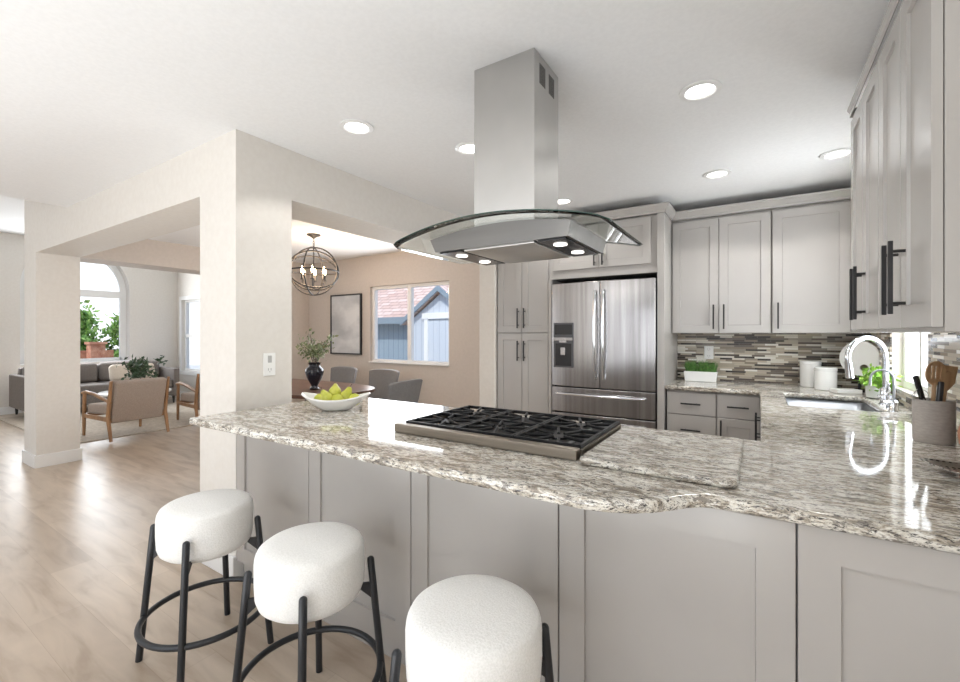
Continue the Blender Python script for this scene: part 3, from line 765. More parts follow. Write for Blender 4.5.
# canopy glass (arched slab with rounded corners)
bm = bmesh.new(); nx, ny = 36, 14; grid = {}
def canopy_edge_y(x):
    a = abs(x); r = .06
    base = .30 + .02 * (1 - (a / .45) ** 2)
    if a > .463 - r: base -= r - math.sqrt(max(0, r * r - (a - (.463 - r)) ** 2))
    return base
for i in range(nx + 1):
    x = -.463 + .926 * i / nx; e = canopy_edge_y(x)
    for j in range(ny + 1): grid[i, j] = bm.verts.new((x, -e + 2 * e * j / ny, gz(x)))
for i in range(nx):
    for j in range(ny): bm.faces.new((grid[i, j], grid[i + 1, j], grid[i + 1, j + 1], grid[i, j + 1]))
b = MB(); b.bm.free(); b.bm = bm
o = b.build('glass_canopy', [M['hood_glass'], M['glass_edge']], hd, smooth=True, angle=60)
sm = o.modifiers.new('s', 'SOLIDIFY'); sm.thickness = .0038; sm.offset = 1; sm.material_offset_rim = 1
# body under the glass
b = MB(); bm = b.bm; n = 20
prof = []
XB = .315
secs = []
for i in range(n + 1):
    x = -XB + 2 * XB * i / n; top = gz(x) - .004
    xb = x * .95
    secs.append([bm.verts.new((x, -.195, top)), bm.verts.new((x, .235, top)), bm.verts.new((xb, .225, 1.68)), bm.verts.new((xb, -.18, 1.68))])
for A, B in zip(secs, secs[1:]):
    for k in range(4):
        bm.faces.new((A[k], A[(k + 1) % 4], B[(k + 1) % 4], B[k]))
bm.faces.new(secs[0]); bm.faces.new(secs[-1][::-1]); bmesh.ops.recalc_face_normals(bm, faces=bm.faces)
b.build('hood_body', M['hood_body'], hd, smooth=True, angle=25)
b = MB(); b.box(-.16, .16, -.165, .21, 1.672, 1.681); b.build('grease_filter', M['hood_steel'], hd, bevel=.002)
for sx_ in (-1, 1):
    b = MB(); b.box(min(sx_ * .175, sx_ * .285), max(sx_ * .175, sx_ * .285), -.165, .21, 1.674, 1.6805)
    o = b.build('light_panel', M['dark'], hd)
    for yy in (-.08, .11):
        MB().cyl((sx_ * .23, yy, 1.671), (sx_ * .23, yy, 1.6745), .026, seg=18).build('hood_light', M['hoodled'], o)

# ------------------------------------------------------------------ fridge
fr = thing('refrigerator', 'stainless French door refrigerator with water dispenser', 'refrigerator', (-1.155, 3.72, 0))
MB().box(-.445, .445, .065, .60, .02, 1.765).build('body', M['panel_grey'], fr, bevel=.004)
def fdoor(x0, x1, z0, z1, nm):
    b = MB(); n = 8; pts = []
    for i in range(n + 1):
        x = x0 + (x1 - x0) * i / n; pts.append((x, -.012 * math.cos((x) / .45 * PI / 2) if True else 0))
    pts = [(x0, .062)] + [(x0, .0)] + [(x, y - .0) for x, y in pts] + [(x1, .0)] + [(x1, .062)]
    pts = [pts[0]] + pts[2:-2] + [pts[-1]]
    b.prism(pts, z0, z1, 'z'); return b.build(nm, M['steel'], fr, bevel=.006, seg=3)
def fhandle(parent, p0, p1, bow, r=.011):
    p0, p1 = Vector(p0), Vector(p1); pts = []
    for i in range(17):
        t = i / 16; p = p0.lerp(p1, t); k = 1 - (2 * t - 1) ** 4
        pts.append((p.x, p.y - .028 - bow * math.sin(PI * t), p.z))
    b = MB(); b.tube([(p0.x, p0.y, p0.z)] + pts + [(p1.x, p1.y, p1.z)], r, 10)
    return b.build('handle', M['chrome'], parent, smooth=True, angle=60)
ld = fdoor(-.447, -.002, .865, 1.785, 'left_door'); ld.name = 'door'
rd = fdoor(.002, .447, .865, 1.785, 'door')
fhandle(ld, (-.036, -.008, .945), (-.036, -.008, 1.70), .03); fhandle(rd, (.036, -.008, .945), (.036, -.008, 1.70), .03)
d1 = fdoor(-.447, .447, .635, .855, 'drawer'); fhandle(d1, (-.39, -.002, .80), (.37, -.002, .80), .02)
d2 = fdoor(-.447, .447, .07, .625, 'drawer'); fhandle(d2, (-.39, -.002, .56), (.37, -.002, .56), .02)
dp = MB().box(-.425, -.235, -.012, 0, 1.03, 1.43).build('dispenser', M['panel_grey'], fr, bevel=.004)
MB().box(-.412, -.248, -.0135, -.011, 1.325, 1.415).build('display', M['dark'], dp)
b = MB(); b.box(-.405, -.255, -.0135, -.011, 1.045, 1.245); b.build('recess', M['dark'], dp)
b = MB(); b.box(-.42, -.24, -.022, -.012, 1.27, 1.30); b.box(-.365, -.295, -.03, -.0135, 1.25, 1.272); b.box(-.352, -.308, -.028, -.0135, 1.14, 1.21); b.build('paddle', M['steel'], dp, bevel=.003)

# ------------------------------------------------------------------ bar stools
def make_stool(label, loc, rz):
    r = thing('bar_stool', label, 'stool', loc, rz, 'bar stools along the peninsula')
    pr = [(0, .438), (.12, .438), (.150, .443), (.165, .456), (.172, .477), (.1745, .52), (.1745, .585), (.1725, .601), (.1705, .604), (.1708, .607), (.165, .618), (.152, .627), (.12, .634), (.06, .637), (0, .638)]
    MB().lathe(pr, seg=64).build('seat', M['boucle'], r, smooth=True, angle=80)
    pts = [(.1785 * math.cos(2 * PI * k / 64), .1785 * math.sin(2 * PI * k / 64), .589) for k in range(64)]
    for sx_ in (-1, 1):
        for sy_ in (-1, 1):
            top = Vector((sx_ * .138, sy_ * .138, .545)); bot = Vector((sx_ * .176, sy_ * .176, 0))
            b = MB(); d = (top - bot).normalized()
            pts = [bot, bot.lerp(top, .25), bot.lerp(top, .5), bot.lerp(top, .75), top - d * .004, top + d * .002, top + d * .006]
            b.tube(pts, [.0125, .0125, .0125, .0125, .0125, .010, .004], 14)
            lg = b.build('leg', M['stool_metal'], r, smooth=True, angle=60)
            m0 = bot.lerp(top, .80); b = MB()
            b.prism([(0, 0), (0, .06), (.055, .06), (.055, .05)], -.005, .005, 'y')
            br = b.build('bracket', M['stool_metal'], lg, loc=(m0.x, m0.y, .40), rot=(0, 0, math.atan2(-sy_, -sx_)))
    zr = .175; rr_ = .2285
    MB().tube([(rr_ * math.cos(2 * PI * k / 56), rr_ * math.sin(2 * PI * k / 56), zr) for k in range(56)], .0115, 12, closed=True).build('footrest_ring', M['stool_metal'], r, smooth=True, angle=80)
    b = MB(); b.box(-.12, .12, -.012, .012, .428, .4375); b.box(-.012, .012, -.12, .12, .4275, .437); b.build('under_frame', M['stool_metal'], r)
    return r
st = make_stool('white boucle bar stool nearest the white column', (-1.955, .93, 0), 0)
dup(st, 'white boucle bar stool in the middle of the three', (-1.285, .945, 0), R(2))
dup(st, 'white boucle bar stool at front, cut off by the photo bottom', (-.622, .943, 0), R(2))

# ------------------------------------------------------------------ bowl of pears
bw = MB(); bm = bw.bm; nu, nv = 48, 12
ov = []
def bowl_pt(u, t, inner):
    a = 2 * PI * u / nu; th = .006 if inner else 0
    rx = .062 + (.185 - .062) * (t ** .75) - th; ry = .038 + (.098 - .038) * (t ** .6) - th
    x = rx * math.cos(a); y = ry * math.sin(a)
    z = (.006 if inner else 0) + t * (.058 + .030 * (abs(math.cos(a)) ** 2.2))
    return (x, y, z)
for inner in (0, 1):
    rings = [[bm.verts.new(bowl_pt(u, j / nv, inner)) for u in range(nu)] for j in range(nv + 1)]
    for A, B in zip(rings, rings[1:]):
        for k in range(nu):
            f = (A[k], A[(k + 1) % nu], B[(k + 1) % nu], B[k]); bm.faces.new(f if not inner else f[::-1])
    bm.faces.new(rings[0][::-1] if not inner else rings[0]); ov.append(rings[-1])
for k in range(nu): bm.faces.new((ov[0][k], ov[0][(k + 1) % nu], ov[1][(k + 1) % nu], ov[1][k]))
BX, BY = -1.93, 1.575
tag(bw.build('fruit_bowl', M['white_glaze'], loc=(BX, BY, CZ + .001), rot=(0, 0, R(34)), smooth=True, angle=80), 'white boat-shaped bowl of pears on the granite peninsula', 'bowl')
def pear(label, x, y, z, rot, s=1):
    r = thing('pear', label, 'fruit', (BX + x, BY + y, CZ + z), 0, 'green pears in the bowl'); r.rotation_euler = rot; r.scale = (s, s, s)
    pf = [(0, -.034), (.016, -.031), (.029, -.018), (.034, 0), (.030, .018), (.020, .033), (.0145, .046), (.0105, .055), (0, .058)]
    MB().lathe(pf, seg=20).build('flesh', M['pear'], r, smooth=True, angle=80)
    MB().tube([(0, 0, .056), (.002, 0, .066), (.006, 0, .074)], .0018, 6).build('stem', M['bark'], r)
c_, s_ = math.cos(R(34)), math.sin(R(34))
for lab, a, p, z, ro in (('green pear at the left end of the bowl', -.085, .0, .056, (R(70), 0, R(120))), ('green pear left of the middle, leaning upright', -.035, -.025, .062, (R(25), R(-20), 0)),
                         ('green pear on top of the pile in the bowl', -.01, .012, .092, (R(40), R(25), R(200))), ('green pear at the front middle of the bowl', .015, -.028, .058, (R(80), 0, R(250))),
                         ('green pear right of the middle, standing up', .052, .005, .070, (R(-15), R(15), 0)), ('green pear lying at the right end of the bowl', .098, .0, .055, (R(85), 0, R(300)))):
    pear(lab, a * c_ - p * s_, a * s_ + p * c_, z, ro)

# ------------------------------------------------------------------ outlets
def outlet(name, label, loc, rz, combo=False):
    r = thing(name, label, 'outlet', loc, rz)
    h = .066 if combo else .058
    MB().box(-.037, .037, -.006, 0, -h, h).build('cover_plate', M['plate'], r, bevel=.003)
    b = MB()
    for z in (-.03, .03):
        if combo and z > 0: b.box(-.011, .011, -.0085, -.006, z - .02, z + .02)
        else:
            b.box(-.010, -.006, -.0072, -.006, z - .006, z + .008); b.box(.006, .010, -.0072, -.006, z - .006, z + .008); b.cyl((0, -.0072, z - .013), (0, -.006, z - .013), .003, seg=8)
    b.build('socket', M['slot'] if not combo else M['slot'], r)
outlet('wall_outlet', 'white switch and outlet plate on the near column', (-2.389, 1.475, 1.155), R(90), True)
outlet('wall_outlet', 'white outlet on mosaic backsplash above grass planter', (-.385, YB - .0105, 1.165), 0)

# ------------------------------------------------------------------ recessed lights
for x, y, lab in ((-1.82, 1.62, 'recessed ceiling light left of the hood chimney'), (-1.46, 2.17, 'recessed ceiling light half hidden behind hood chimney'), (-.23, 2.22, 'large recessed ceiling light right of the hood'),
                  (-.25, 3.44, 'recessed ceiling light in front of back upper cabinets'), (.40, 3.45, 'recessed ceiling light above the sink'), (-1.39, 3.45, 'recessed ceiling light near the refrigerator')):
    r = thing('recessed_light', lab, 'ceiling light', (x, y, H), 0, 'recessed ceiling lights')
    MB().lathe([(.058, -.001), (.088, -.001), (.088, -.006), (.066, -.010), (.058, -.004)], seg=36).build('trim_ring', M['trim'], r, smooth=True)
    MB().cyl((0, 0, -.0035), (0, 0, -.0015), .0575, seg=32).build('diffuser', M['led'], r)
    lamp('recessed_lamp', 'SPOT', (x, y, H - .02), (0, 0, 0), 9, (1, .98, .95), .09).data.spot_size = R(130)
    # the spot points straight down by default

# ------------------------------------------------------------------ faucets
fc = thing('kitchen_faucet', 'tall chrome gooseneck faucet behind the sink', 'faucet', (.615, 3.42, CZ))
MB().lathe([(.030, 0), (.030, .006), (.024, .012), (.024, .09), (.020, .10), (0, .10)], seg=24).build('base', M['chrome'], fc, smooth=True)
pts = [(0, 0, .08), (0, 0, .16), (0, 0, .25)]
rad = .118
for i in range(1, 15):
    a = PI * i / 14 * 1.08
    k = rad * (1 - math.cos(a)); pts.append((-k * .80, -k * .60, .27 + rad * math.sin(a)))
MB().tube(pts, .0145, 14).build('gooseneck', M['chrome'], fc, smooth=True, angle=80)
e = Vector(pts[-1]); e2 = Vector(pts[-2]); dd = (e - e2).normalized()
MB().cyl(e - dd * .01, e + dd * .085, .018, .02, 18).build('spray_head', M['chrome'], fc, smooth=True)
MB().tube([(0, .0, .07), (.0, -.04, .085), (0, -.09, .13)], [.007, .006, .005], 10).build('lever', M['chrome'], fc, smooth=True)
ff = thing('filter_faucet', 'small dark gooseneck filtered-water tap beside the main faucet', 'faucet', (.598, 3.14, CZ))
MB().lathe([(.022, 0), (.022, .006), (.018, .012), (.018, .05), (.010, .06), (0, .06)], seg=20).build('base', M['chrome'], ff, smooth=True)
pts = [(0, 0, .05), (0, 0, .14)]
for i in range(1, 13):
    a = PI * i / 12; k = .052 * (1 - math.cos(a)); pts.append((-k * .9, -k * -.1, .165 + .052 * math.sin(a)))
pts.append((pts[-1][0], pts[-1][1], .13))
MB().tube(pts, .0062, 10).build('gooseneck', M['sink_steel'], ff, smooth=True, angle=80)
MB().tube([(0, 0, .045), (-.03, -.02, .05), (-.05, -.03, .052)], .006, 8).build('lever', M['chrome'], ff, smooth=True)
sd = thing('soap_dispenser', 'short chrome dispenser between the two faucets', 'dispenser', (.61, 3.27, CZ))
MB().lathe([(.020, 0), (.020, .012), (.014, .02), (.014, .055), (.018, .06), (.018, .075), (0, .078)], seg=20).build('body', M['chrome'], sd, smooth=True)
MB().tube([(0, 0, .068), (-.03, 0, .072), (-.055, 0, .062)], .006, 8).build('spout', M['chrome'], sd, smooth=True)

# ------------------------------------------------------------------ counter objects
for lab, x, y, rr_, hh_ in (('tall white ceramic canister against the mosaic backsplash', .33, 4.26, .068, .20), ('shorter white ceramic canister in front of the tall one', .405, 4.08, .068, .165)):
    t = thing('canister', lab, 'canister', (x, y, CZ + .0005), 0, 'white canisters by the corner')
    MB().lathe([(rr_ - .006, 0), (rr_, .006), (rr_, hh_ - .028), (rr_ - .002, hh_ - .026)], seg=36).build('jar', M['white_glaze'], t, smooth=True)
    MB().lathe([(rr_ - .002, hh_ - .0255), (rr_ + .001, hh_ - .024), (rr_ + .001, hh_ - .006), (rr_ - .006, hh_), (0, hh_)], seg=36).build('lid', M['white_glaze'], t, smooth=True)
gp = thing('grass_planter', 'green grass in a low white box on back counter', 'plant', (-.435, 4.24, CZ + .0005))
b = MB(); b.prism([(-.12, 0), (.12, 0), (.13, .085), (-.13, .085)], -.045, .045, 'y'); b.build('planter_box', M['white_glaze'], gp, bevel=.004)
b = MB()
for i in range(520):
    x, y = random.uniform(-.118, .118), random.uniform(-.036, .036); h = random.uniform(.06, .11); a = random.uniform(0, 2 * PI); wq = .0022
    dx, dy = random.gauss(0, .018), random.gauss(0, .014); ca, sa = math.cos(a) * wq, math.sin(a) * wq
    v = [b.bm.verts.new(p) for p in ((x - ca, y - sa, .083), (x + ca, y + sa, .083), (x + dx * .5 + ca * .7, y + dy * .5 + sa * .7, .083 + h * .6), (x + dx * .5 - ca * .7, y + dy * .5 - sa * .7, .083 + h * .6), (x + dx * 1.3, y + dy * 1.3, .083 + h))]
    b.bm.faces.new((v[0], v[1], v[2], v[3])); b.bm.faces.new((v[3], v[2], v[4]))
b.build('grass', M['leaf_grass'], gp)
# round white board on a stand
rb_ = thing('round_serving_board', 'round white board with a dark hole standing in the corner', 'board', (.600, 4.10, CZ + .0005), R(-35))
tilt = R(-8)
b = MB(); n = 40; Rr = .125
outer_c = [(Rr * math.cos(2 * PI * i / n), .235 + Rr * math.sin(2 * PI * i / n)) for i in range(n)]
hole_c = [(.03 + .026 * math.cos(2 * PI * i / 20), .235 - .068 + .026 * math.sin(2 * PI * i / 20)) for i in range(20)][::-1]
bb = poly_with_holes('board_disc', outer_c, [hole_c], -.008, .008, M['white_glaze'], .003)
bb.parent = rb_; bb.rotation_euler = (R(90) + tilt * 0, 0, 0); bb.location = (0, .0, 0)
b = MB(); b.box(-.05, .05, -.05, .06, 0, .016); b.box(-.008, .008, -.008, .008, .016, .115); b.build('stand', M['black_glaze'], rb_, bevel=.002)
bk = MB().box(-.075, .075, -.05, .05, 0, .028); tag(bk.build('soap_tray', M['white_glaze'], loc=(.50, 3.93, CZ + .0008), rot=(0, 0, R(20)), bevel=.004), 'small pale tray on the counter below the round board', 'tray')
# leafy pot
pp = thing('potted_herb', 'bright green leafy plant in a white pot by sink window', 'plant', (.625, 3.72, CZ + .0005))
MB().lathe([(.036, 0), (.050, .006), (.055, .085), (.055, .092), (.049, .092), (.047, .078), (0, .078)], seg=28).build('pot', M['white_glaze'], pp, smooth=True)
cs = []; bst = MB()
for i in range(16):
    a = random.uniform(0, 2 * PI); r_ = random.uniform(.03, .12); p = (r_ * math.cos(a) * .5 - .01, r_ * math.sin(a) * 1.3 - .08, .085 + random.uniform(.01, .085)); cs.append(p)
    bst.tube([(0, 0, .075), (p[0] * .5, p[1] * .5, p[2] * .85), p], .0015, 5)
bst.build('stems', M['leaf_grass'], pp); MB().leaves(cs, 230, .036, .018).build('foliage', M['leaf_bright'], pp)
# utensil crock
UX, UY = .555, 2.33
ccx = thing('utensil_crock', 'grey-beige stoneware crock full of kitchen utensils', 'crock', (UX, UY, CZ + .0005))
MB().lathe([(0, .004), (.054, 0), (.058, .006), (.059, .158), (.057, .161), (.054, .158), (.053, .02), (0, .018)], seg=40).build('pot', M['crock'], ccx, smooth=True, angle=50)
def utensil(name, label, m, foot, tilt_dir, tilt_deg, ln, head, cat='utensil', mh=None):
    """built along local +z; foot is the xy of the bottom inside the crock"""
    r = thing(name, label, cat, (UX + foot[0], UY + foot[1], CZ + .022), 0, 'utensils in the crock')
    ax = Vector((math.cos(R(tilt_dir)), math.sin(R(tilt_dir)), 0)); d = Vector((0, 0, 1)) * math.cos(R(tilt_deg)) + ax * math.sin(R(tilt_deg))
    side = Vector((.842, .539, 0)); side = (side - d * side.dot(d)).normalized(); nrm = side.cross(d)
    MM = Matrix((side, -nrm, d)).transposed() if False else Matrix(((side.x, nrm.x, d.x), (side.y, nrm.y, d.y), (side.z, nrm.z, d.z)))
    r.rotation_euler = MM.to_euler()
    MB().cyl((0, 0, 0), (0, 0, ln), .0055, .0065, 10).build('handle', M[m], r, smooth=True)
    head(r, ln, M[mh or m]); return r
def head_slotted(r, ln, m):
    n = 24; o = [(.038 * math.cos(2 * PI * i / n), .046 * math.sin(2 * PI * i / n)) for i in range(n)]
    hs = [[(x - .0035, -.022), (x + .0035, -.022), (x + .0035, .028), (x - .0035, .028)] for x in (-.016, 0, .016)]
    bb = poly_with_holes('spoon_head', o, hs, -.003, .003, m, .001); bb.parent = r; bb.location = (0, 0, ln + .036); bb.rotation_euler = (R(90), 0, 0)
def head_spat(r, ln, m):
    b = MB(); b.prism([(-.010, 0), (.010, 0), (.032, .03), (.036, .095), (-.036, .095), (-.032, .03)], -.003, .003, 'y'); b.build('blade', m, r, loc=(0, 0, ln - .004), bevel=.002)
def head_spoon(r, ln, m):
    b = MB(); n = 20; b.prism([(.024 * math.cos(2 * PI * i / n), .035 * math.sin(2 * PI * i / n)) for i in range(n)], -.004, .004, 'y'); b.build('spoon_head', m, r, loc=(0, 0, ln + .03), bevel=.002)
def head_grip(r, ln, m):
    b = MB(); b.box(-.009, .009, -.006, .006, 0, .11); b.build('grip', m, r, loc=(0, 0, ln - .02), bevel=.004)
def head_whisk(r, ln, m):
    b = MB()
    for k in range(4):
        a = PI * k / 4; b.tube([(.026 * math.sin(PI * t / 12) * math.cos(a) * (1 if t < 12 else 1), .026 * math.sin(PI * t / 12) * math.sin(a), 0.075 * (t / 12) ** .9) for t in range(13)], .0012, 5)
    b.build('whisk_wires', m, r, loc=(0, 0, ln - .004))
M['steel_h'] = mat('utensil_steel', (.5, .5, .5), .3, 1)
utensil('slotted_spoon', 'wooden spoon with three slots in the crock', 'utensil', (-.012, -.005), 100, 4, .205, head_slotted)
utensil('wooden_spatula', 'brown wooden spatula with square end in the crock', 'utensil', (.015, .01), 35, 8, .18, head_spat)
utensil('wooden_spoon', 'pale wooden spoon leaning right in the crock', 'utensil', (-.01, -.02), 33, 15, .19, head_spoon)
utensil('spatula_grip', 'black-handled utensil leaning left in the crock', 'steel_h', (.0, .0), 212, 17, .15, head_grip, mh='dark')
utensil('hand_grater', 'short dark-gripped utensil at middle front of the crock', 'steel_h', (.0, -.02), 33, 6, .12, head_grip, mh='panel_grey')
utensil('wire_whisk', 'small steel whisk at the left rim of the crock', 'steel_h', (.01, .0), 213, 21, .125, head_whisk)
# terracotta vase at the right edge
tv = MB().lathe([(0, 0), (.036, 0), (.050, .03), (.054, .07), (.044, .115), (.030, .145), (.026, .175), (.031, .185), (.024, .185), (.02, .14), (0, .13)], seg=32)
tag(tv.build('terracotta_vase', M['terracotta'], loc=(.63, 2.165, CZ + .0005), smooth=True, angle=70), 'terracotta vase cut off by the right photo edge', 'vase')
# perforated metal dish
def leaf_dish():
    b = MB(); bm = b.bm; nu, nv = 40, 8; rings = []
    for j in range(1, nv + 1):
        t = j / nv; ring = []
        for k in range(nu):
            a = 2 * PI * k / nu; c = math.cos(a); s = math.sin(a)
            x = .155 * t * c * (1 + .12 * abs(c) ** 8); y = .082 * t * s * (1 - .25 * abs(c) ** 3)
            ring.append(bm.verts.new((x, y, .004 + .018 * t ** 3 + .012 * max(0, abs(c) - .6) * t)))
        rings.append(ring)
    cv = bm.verts.new((0, 0, .004))
    for k in range(nu): bm.faces.new((cv, rings[0][k], rings[0][(k + 1) % nu]))
    for A, B in zip(rings, rings[1:]):
        for k in range(nu): bm.faces.new((A[k], B[k], B[(k + 1) % nu], A[(k + 1) % nu]))
    return b
ldh = thing('perforated_dish', 'leaf-shaped silver metal dish with holes at right edge', 'dish', (.56, 1.77, CZ + .0005), R(-32))
M['dish'] = mat('dish_metal', (.42, .40, .37), .3, 1)
def dish_mat(m):
    v = coords(m); vo = N(m, 'TexVoronoi'); vo.inputs['Scale'].default_value = 75; vo.inputs['Randomness'].default_value = 0.1
    L(m, v, vo.inputs['Vector'])
    L(m, ramp(m, [(.30, (.02, .02, .02)), (.36, (.45, .43, .40))], vo.outputs['Distance']), bsdf(m).inputs['Base Color'])
dish_mat(M['dish'])
o = leaf_dish().build('dish_body', M['dish'], ldh, smooth=True, angle=80); sm = o.modifiers.new('s', 'SOLIDIFY'); sm.thickness = .002; sm.offset = 1

# ------------------------------------------------------------------ dining area
TX, TY = -4.42, 3.02
dt = thing('dining_table', 'dark walnut dining table with rounded ends under chandelier', 'table', (TX, TY, 0))
n = 56; pts = []
for i in range(n):
    a = 2 * PI * i / n; c, s = math.cos(a), math.sin(a)
    pts.append((math.copysign(abs(c) ** .62, c) * 1.02, math.copysign(abs(s) ** .62, s) * .52))
b = MB(); b.prism(pts, .715, .75); b.build('tabletop', M['walnut'], dt, bevel=.006, seg=2)
for sx_ in (-1, 1):
    for sy_ in (-1, 1): MB().cyl((sx_ * .80, sy_ * .36, 0), (sx_ * .74, sy_ * .33, .714), .022, .032, 14).build('leg', M['walnut'], dt, smooth=True)
def make_dchair(label, loc, rz):
    """faces local -Y (back at +Y)"""
    r = thing('dining_chair', label, 'chair', loc, rz, 'grey dining chairs round the table')
    b = MB(); b.box(-.235, .235, -.23, .20, .42, .49); b.build('seat', M['grey_fabric'], r, bevel=.025, seg=3)
    b = MB(); bm = b.bm; rows = 8; cols = 10; G = {}
    for side in (0, 1):
        for j in range(rows + 1):
            t = j / rows; z = .44 + t * .44; hw = .20 + .055 * t
            for i in range(cols + 1):
                q = -1 + 2 * i / cols; x = hw * q
                zz = z - .02 * abs(q) ** 4 * t - .0; y = .19 + .07 * t - .055 * q * q + (.045 if side else 0)
                G[side, i, j] = bm.verts.new((x, y, zz))
    for j in range(rows):
        for i in range(cols):
            bm.faces.new((G[0, i, j], G[0, i + 1, j], G[0, i + 1, j + 1], G[0, i, j + 1])); bm.faces.new((G[1, i, j], G[1, i, j + 1], G[1, i + 1, j + 1], G[1, i + 1, j]))
        bm.faces.new((G[0, 0, j], G[0, 0, j + 1], G[1, 0, j + 1], G[1, 0, j])); bm.faces.new((G[0, cols, j], G[1, cols, j], G[1, cols, j + 1], G[0, cols, j + 1]))
    for i in range(cols):
        bm.faces.new((G[0, i, rows], G[0, i + 1, rows], G[1, i + 1, rows], G[1, i, rows])); bm.faces.new((G[0, i, 0], G[1, i, 0], G[1, i + 1, 0], G[0, i + 1, 0]))
    bmesh.ops.recalc_face_normals(bm, faces=bm.faces)
    b.build('backrest', M['grey_fabric'], r, bevel=.014, seg=3)
    for sx_ in (-1, 1):
        for sy_ in (-1, 1): MB().cyl((sx_ * .21, sy_ * .19, 0), (sx_ * .18, sy_ * .16, .42), .011, .018, 10).build('leg', M['black'], r, smooth=True)
    return r
dc = make_dchair('grey dining chair on far side, left of the two by wall', (-4.80, 3.82, 0), 0)
dup(dc, 'grey dining chair on far side, right of the two by wall', (-4.02, 3.80, 0), 0)
dup(dc, 'grey dining chair at right table end, back turned to the kitchen', (-3.16, 3.22, 0), R(-90 + 4))
dup(dc, 'grey dining chair on near side, mostly behind the column', (-4.02, 2.24, 0), R(180))
# vase with branches
vs = thing('olive_branch_vase', 'glossy black urn with olive branches on dining table', 'vase', (-3.93, 2.93, .7505))
MB().lathe([(.045, 0), (.052, .008), (.032, .03), (.038, .05), (.075, .12), (.092, .18), (.088, .215), (.060, .24), (.055, .265), (.070, .28), (.060, .28), (.048, .25), (0, .24)], seg=32).build('urn', M['black_glaze'], vs, smooth=True, angle=70)
b = MB(); cs = []
for i in range(13):
    a = random.uniform(0, 2 * PI); r_ = random.uniform(.05, .19); z = .28 + random.uniform(.10, .30)
    p = Vector((r_ * math.cos(a), r_ * math.sin(a), z)); b.tube([(0, 0, .23), (p.x * .35, p.y * .35, .30 + (z - .28) * .5), p], .0025, 5)
    for t in (.55, .7, .85, 1): cs.append((p.x * t, p.y * t, .28 + (z - .28) * t))
b.build('stems', M['bark'], vs); MB().leaves(cs, 420, .045, .028).build('foliage', M['leaf_olive'], vs)
# framed art
ar = thing('framed_art', 'tall abstract grey painting in thin black frame on dining wall', 'picture', (-5.155, YB - .001, 1.03))
b = MB(); b.box(-.33, .33, -.032, 0, 0, .02); b.box(-.33, .33, -.032, 0, .865, .885); b.box(-.33, -.31, -.032, 0, .02, .865); b.box(.31, .33, -.032, 0, .02, .865); b.build('frame', M['black'], ar)
MB().box(-.31, .31, -.022, -.002, .02, .865).build('canvas', M['art'], ar)
# chandelier
ch = thing('orb_chandelier', 'dark iron orb chandelier with lit candle bulbs over dining table', 'chandelier', (-4.2, 3.12, 0))
CZC = 2.03; RC = .265
MB().lathe([(0, H - .001), (.075, H - .001), (.072, H - .012), (.03, H - .03), (.012, H - .045), (0, H - .05)][::-1], seg=24).build('ceiling_canopy', M['black'], ch, smooth=True)
b = MB()
for k in range(4):
    z = H - .05 - .028 * k; b.tube([((.010 if k % 2 == 0 else 0) * math.cos(t), (0 if k % 2 == 0 else .010) * math.cos(t), z - .012 + .018 * math.sin(t)) for t in [2 * PI * q / 12 for q in range(12)]], .003, 6, closed=True)
b.cyl((0, 0, H - .15), (0, 0, CZC - .20), .006, seg=8)
b.build('chain', M['black'], ch)
def ringpts(tx, tz, r, n=48):
    mt = Matrix.Rotation(R(tz), 3, 'Z') @ Matrix.Rotation(R(tx), 3, 'X')
    return [Vector((0, 0, CZC)) + mt @ Vector((r * math.cos(2 * PI * i / n), r * math.sin(2 * PI * i / n), 0)) for i in range(n)]
for tx, tz in ((90, 32), (90, 122), (0, 0), (48, 60), (-48, 50)):
    MB().tube(ringpts(tx, tz, RC), .008, 8, closed=True).build('orb_ring', M['black'], ch, smooth=True, angle=80)
for k in range(6):
    a = 2 * PI * k / 6 + .3; ca, sa = math.cos(a), math.sin(a)
    am = MB().tube([(0, 0, CZC - .20), (ca * .06, sa * .06, CZC - .20), (ca * .12, sa * .12, CZC - .17), (ca * .13, sa * .13, CZC - .10)], .005, 8).build('arm', M['black'], ch, smooth=True, angle=80)
    MB().lathe([(.020, -.10), (.022, -.095), (.010, -.092), (.010, -.03), (0, -.03)], (ca * .13, sa * .13, CZC), 14).build('candle_cup', M['black'], am, smooth=True)
    MB().lathe([(.006, -.03), (.014, -.005), (.013, .012), (.005, .04), (0, .05)], (ca * .13, sa * .13, CZC), 14).build('bulb', M['bulb'], am, smooth=True)
lamp('chandelier_lamp', 'POINT', (-4.2, 3.12, CZC + .0), (0, 0, 0), 10, (1, .70, .46), .13)

# ------------------------------------------------------------------ sitting room
rg = MB().box(-10.0, -6.95, 1.70, 4.15, .0005, .014); tag(rg.build('area_rug', M['rug'], bevel=.003), 'large beige area rug under sofa and armchairs', 'rug')
sf = thing('sofa', 'long grey three-seat sofa below the arched window', 'sofa', (-9.85, 2.93, .0145))
b = MB(); b.box(-.42, .42, -1.02, 1.02, .15, .30); b.build('base_frame', M['sofa'], sf, bevel=.02, seg=2)
for yy in (-1.06, 1.06): MB().box(-.44, .44, min(yy, yy * .905), max(yy, yy * .905), .13, .66).build('arm', M['sofa'], sf, bevel=.02, seg=2)
b = MB(); b.box(-.46, -.30, -.96, .96, .30, .76); b.build('backrest', M['sofa'], sf, bevel=.03, seg=3)
for k in range(2):
    y0 = -.955 + k * .957; MB().box(-.30, .43, y0, y0 + .952, .302, .46).build('seat_cushion', M['sofa'], sf, bevel=.04, seg=3)
    MB().box(-.298, -.10, y0 + .01, y0 + .945, .462, .80).build('back_cushion', M['sofa'], sf, bevel=.06, seg=3)
